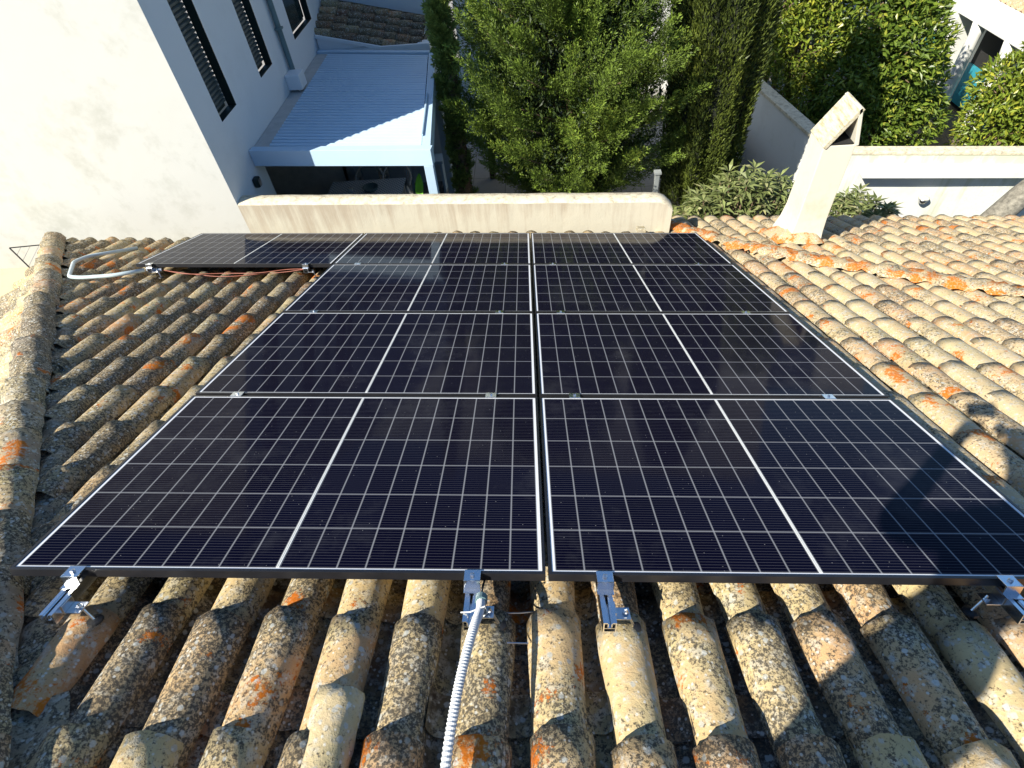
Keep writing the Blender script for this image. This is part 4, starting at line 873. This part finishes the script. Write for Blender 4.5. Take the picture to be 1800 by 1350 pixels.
# ------------------------------------------------------------------ porch building at upper right
pb = empty('porch_house', (9.8, 12.5, -4.8), 'white house with porch columns, teal shutter and tiled eave at the upper right', 'house'); pbi = Matrix.Translation((-9.8, -12.5, 4.8))
def pbp(o): o.matrix_parent_inverse = pbi; return o
k_ = 1.17; zf = -2.9
def sc(x, y, z): return Vector((CAM.x + (x - CAM.x) * k_, CAM.y + (y - CAM.y) * k_, CAM.z + (z - CAM.z) * k_))
fa, fb = sc(8.23, 11.94, -2.23), sc(8.27, 9.4, -2.23); zt_ = fa.z + .42
q = MB(); q.box(fa.x, fa.x + .22, fb.y, fa.y, fa.z, zt_); pbp(q.build('fascia', m_white, pb, bevel=.01))
q = MB(); q.box(fa.x + .05, fa.x + 3.5, fa.y, fa.y + .25, -4.79, zt_ - .002); q.box(fa.x - .9, fa.x + .05, fa.y + .03, fa.y + .28, -4.79, 1.0); q.box(fa.x - 3.7, fa.x - .9, fa.y + .02, fa.y + .27, -4.79, 1.0); q.box(fa.x + .65, fa.x + .85, fb.y, fa.y, -4.79, zt_ - .004); pbp(q.build('wall', m_white, pb))
q = MB(); q.box(fa.x + .22, fa.x + .64, fb.y, fa.y - .002, fa.z + .16, fa.z + .2); pbp(q.build('ceiling', m_white, pb))
for yy in (fa.y - .72, fa.y - 1.92, fa.y - 3.1):
    pbp(MB().lathe([(.15, -4.79), (.13, -4.6), (.12, fa.z - .25), (.13, fa.z - .18), (.15, fa.z - .002)], (fa.x + .13, yy, 0), 16).build('column', m_white, pb, smooth=True))
pbp(MB().box(fa.x + .60, fa.x + .64, fa.y - 1.2, fa.y - .35, -4.79, fa.z + .05).build('doorway', m_soot_dark, pb))  # flat black box, paints the shade inside the opening
pbp(MB().box(fa.x + .56, fa.x + .59, fa.y - 1.15, fa.y - .36, -4.7, -3.85).build('shutter', m_teal, pb)); pbp(MB().box(fa.x + .56, fa.x + .59, fa.y - 1.95, fa.y - 1.3, -4.7, -3.72).build('shutter', m_teal, pb))
pbp(MB().box(fa.x - .55, fa.x - .02, fa.y + .001, fa.y + .028, -3.95, -3.3).build('shutter', m_teal, pb))
ac = Acc(); fr_ = (np.array([fa.x - .02, fb.y, zt_ + .08]), np.array([0, 1.0, 0]), unit(np.array([-1.0, 0, -.4])), unit(np.array([-.4, 0, 1.0])))
for i in range(17):
    for j in range(8): ac.add(arch(.1 + i * .18, -.38 * (j + 1) - .05 + .40, -.38 * j + .40, fr_, .06, .072, 0, .015, tuple(rng.random(3)), nv=3, na=7)); ac.add(arch(.19 + i * .18, -.38 * (j + 1) + .40, -.38 * j + .36, fr_, .06, .06, 0, .0, tuple(rng.random(3)), nv=3, na=7, invert=True))
pr = pbp(ac.build('roof', make_tile('eave_tile', (.40, .20, .12), (.45, .26, .16), .3, .5, 0), pb)); pr.location = (.62, 0, .02)
# ------------------------------------------------------------------ yellow wall and wires at the far left
yw = empty('yellow_shed', (-6.2, 3.6, -4.8), 'yellow rendered shed below the left eave', 'shed'); MB().box(-.9, .62, -3.0, .62, 0, 3.10).build('wall', m_yellow, yw, bevel=.03); MB().box(-.92, .64, -3.02, .64, 3.101, 3.13).build('roof', m_yellow, yw, bevel=.02)
cl = empty('wire_rack', (-5.4, 4.1, -1.5), 'thin dark wire rack sticking out past the left eave tiles', 'rack')
a_, b_, c_, d_ = Vector((-.02, -.08, .22)), Vector((.30, .1, .13)), Vector((.16, -.2, -.06)), Vector((.20, .0, -.2))
MB().tube([a_, b_], .006, 6).build('rod', m_cable, cl); MB().tube([a_, c_], .007, 6).build('rod', m_cable, cl)
MB().tube([c_, d_ + Vector((0, 0, -.4)), Vector((.2, 0, -3.2))], .006, 6).build('stand', m_cable, cl)
wv = MB()
for s in (.25, .45, .65, .85): wv.tube([a_.lerp(c_, s), a_.lerp(b_, s)], .002, 4)
wv.build('wire', m_galv, cl)
# ------------------------------------------------------------------ the photographer (behind the camera; only the shadow is in view)
def skin_mesh(name, pts, edges, mat, parent, sub=2):
    me = bpy.data.meshes.new(name); me.from_pydata([tuple(P(*p[:3])) for p in pts], edges, []); o = link(name, me)
    md = o.modifiers.new('skin', 'SKIN'); sk = me.skin_vertices[0].data
    for i, p in enumerate(pts): sk[i].radius = (p[3], p[4] if len(p) > 4 else p[3])
    sk[0].use_root = True; md.use_smooth_shade = True
    ss = o.modifiers.new('sub', 'SUBSURF'); ss.levels = sub; ss.render_levels = sub
    dg = bpy.context.evaluated_depsgraph_get(); ev = o.evaluated_get(dg); nm = bpy.data.meshes.new_from_object(ev); nm.materials.clear(); nm.materials.append(mat)
    bpy.data.objects.remove(o, do_unlink=True); r = link(name, nm, parent); return r
ps = empty('person', P(-.29, -1.3, -.1), 'person in dark clothes standing on the roof holding up a phone to take the picture', 'person'); psi = Matrix.Translation(-P(-.29, -1.3, -.1))
T0 = .04
body = [(-0.34, -1.74, 0.8, 0.135, 0.11), (-0.355, -1.84, 1.02, 0.13, 0.1), (-0.365, -1.9, 1.2, 0.15, 0.1), (-0.37, -1.92, 1.32, 0.065), (-0.365, -1.91, 1.4, 0.055), (-0.36, -1.88, 1.5, 0.085), (-0.36, -1.87, 1.58, 0.085), (-0.45, -1.7, 0.72, 0.095), (-0.46, -1.56, 0.38, 0.07), (-0.47, -1.48, 0.03, 0.05), (-0.48, -1.38, -0.04, 0.045), (-0.48, -1.28, -0.055, 0.035), (-0.22, -1.7, 0.72, 0.095), (-0.2, -1.56, 0.38, 0.07), (-0.18, -1.46, 0.03, 0.05), (-0.17, -1.36, -0.04, 0.045), (-0.17, -1.26, -0.055, 0.035), (-0.545, -1.88, 1.24, 0.065), (-0.4, -1.46, 1.02, 0.048), (-0.2, -1.36, 1.28, 0.034), (-0.15, -1.345, 1.345, 0.036), (-0.19, -1.94, 1.24, 0.065), (0.13, -1.66, 1.02, 0.048), (0.03, -1.42, 1.28, 0.034), (-0.01, -1.385, 1.335, 0.034)]
ed = [(0, 1), (1, 2), (2, 3), (3, 4), (4, 5), (5, 6), (0, 7), (7, 8), (8, 9), (9, 10), (10, 11), (0, 12), (12, 13), (13, 14), (14, 15), (15, 16), (2, 17), (17, 18), (18, 19), (19, 20), (2, 21), (21, 22), (22, 23), (23, 24)]
o = skin_mesh('body', body, ed, m_shirt, ps); o.matrix_parent_inverse = psi
for hx_, sg in ((-.155, -1), (.0, 1)):
    for f in range(4):
        by = -1.355 + f * .0; bz = 1.335 - f * .017; L_ = (.038, .043, .040, .031)[f]; s2 = -sg
        o = skin_mesh('finger', [(hx_, by, bz - .02, .009), (hx_ + s2 * .012, by + .012 if sg < 0 else by, bz, .0085), (hx_ + s2 * (.012 + L_ * .55), by + .014 if sg < 0 else by + .002, bz + .004, .008), (hx_ + s2 * (.012 + L_), by + .004 if sg < 0 else by - .008, bz + .004, .007)], [(0, 1), (1, 2), (2, 3)], m_skin, ps, 1); o.matrix_parent_inverse = psi
    o = skin_mesh('thumb', [(hx_, -1.375, 1.30, .011), (hx_ - sg * .015, -1.385, 1.32, .010), (hx_ - sg * .03, -1.38, 1.345, .009)], [(0, 1), (1, 2)], m_skin, ps, 1); o.matrix_parent_inverse = psi
o = skin_mesh('hair', [(-.36, -1.90, 1.47, .075), (-.36, -1.90, 1.56, .10), (-.36, -1.88, 1.62, .085)], [(0, 1), (1, 2)], m_hair, ps, 2); o.matrix_parent_inverse = psi
face = MB(); hc = Vector((-.36, -1.80, 1.51))
for e in (-.03, .03): face.tube([P(hc.x + e, hc.y + .0, hc.z + .03), P(hc.x + e, hc.y + .012, hc.z + .03)], .010, 8)
face.tube([P(hc.x, hc.y, hc.z + .02), P(hc.x, hc.y + .022, hc.z - .01)], [.006, .011], 8); face.tube([P(hc.x - .022, hc.y + .002, hc.z - .035), P(hc.x + .022, hc.y + .002, hc.z - .035)], .005, 6)
for e in (-.088, .088): face.tube([P(hc.x + e, hc.y - .08, hc.z + .03), P(hc.x + e, hc.y - .07, hc.z - .02)], [.015, .012], 8)
o = face.build('face', m_skin, ps); o.matrix_parent_inverse = psi
ph = empty('phone', CAM, 'black phone held in both hands behind the viewpoint', 'phone'); ph.matrix_world = cam.matrix_world.copy()
MB().box(-.078, .078, -.038, .036, .022, .030).build('phone_body', m_black, ph, bevel=.002)
# ------------------------------------------------------------------ render settings
S.render.engine = 'CYCLES'; S.cycles.max_bounces = 7; S.cycles.diffuse_bounces = 3; S.cycles.glossy_bounces = 3; S.cycles.transmission_bounces = 3
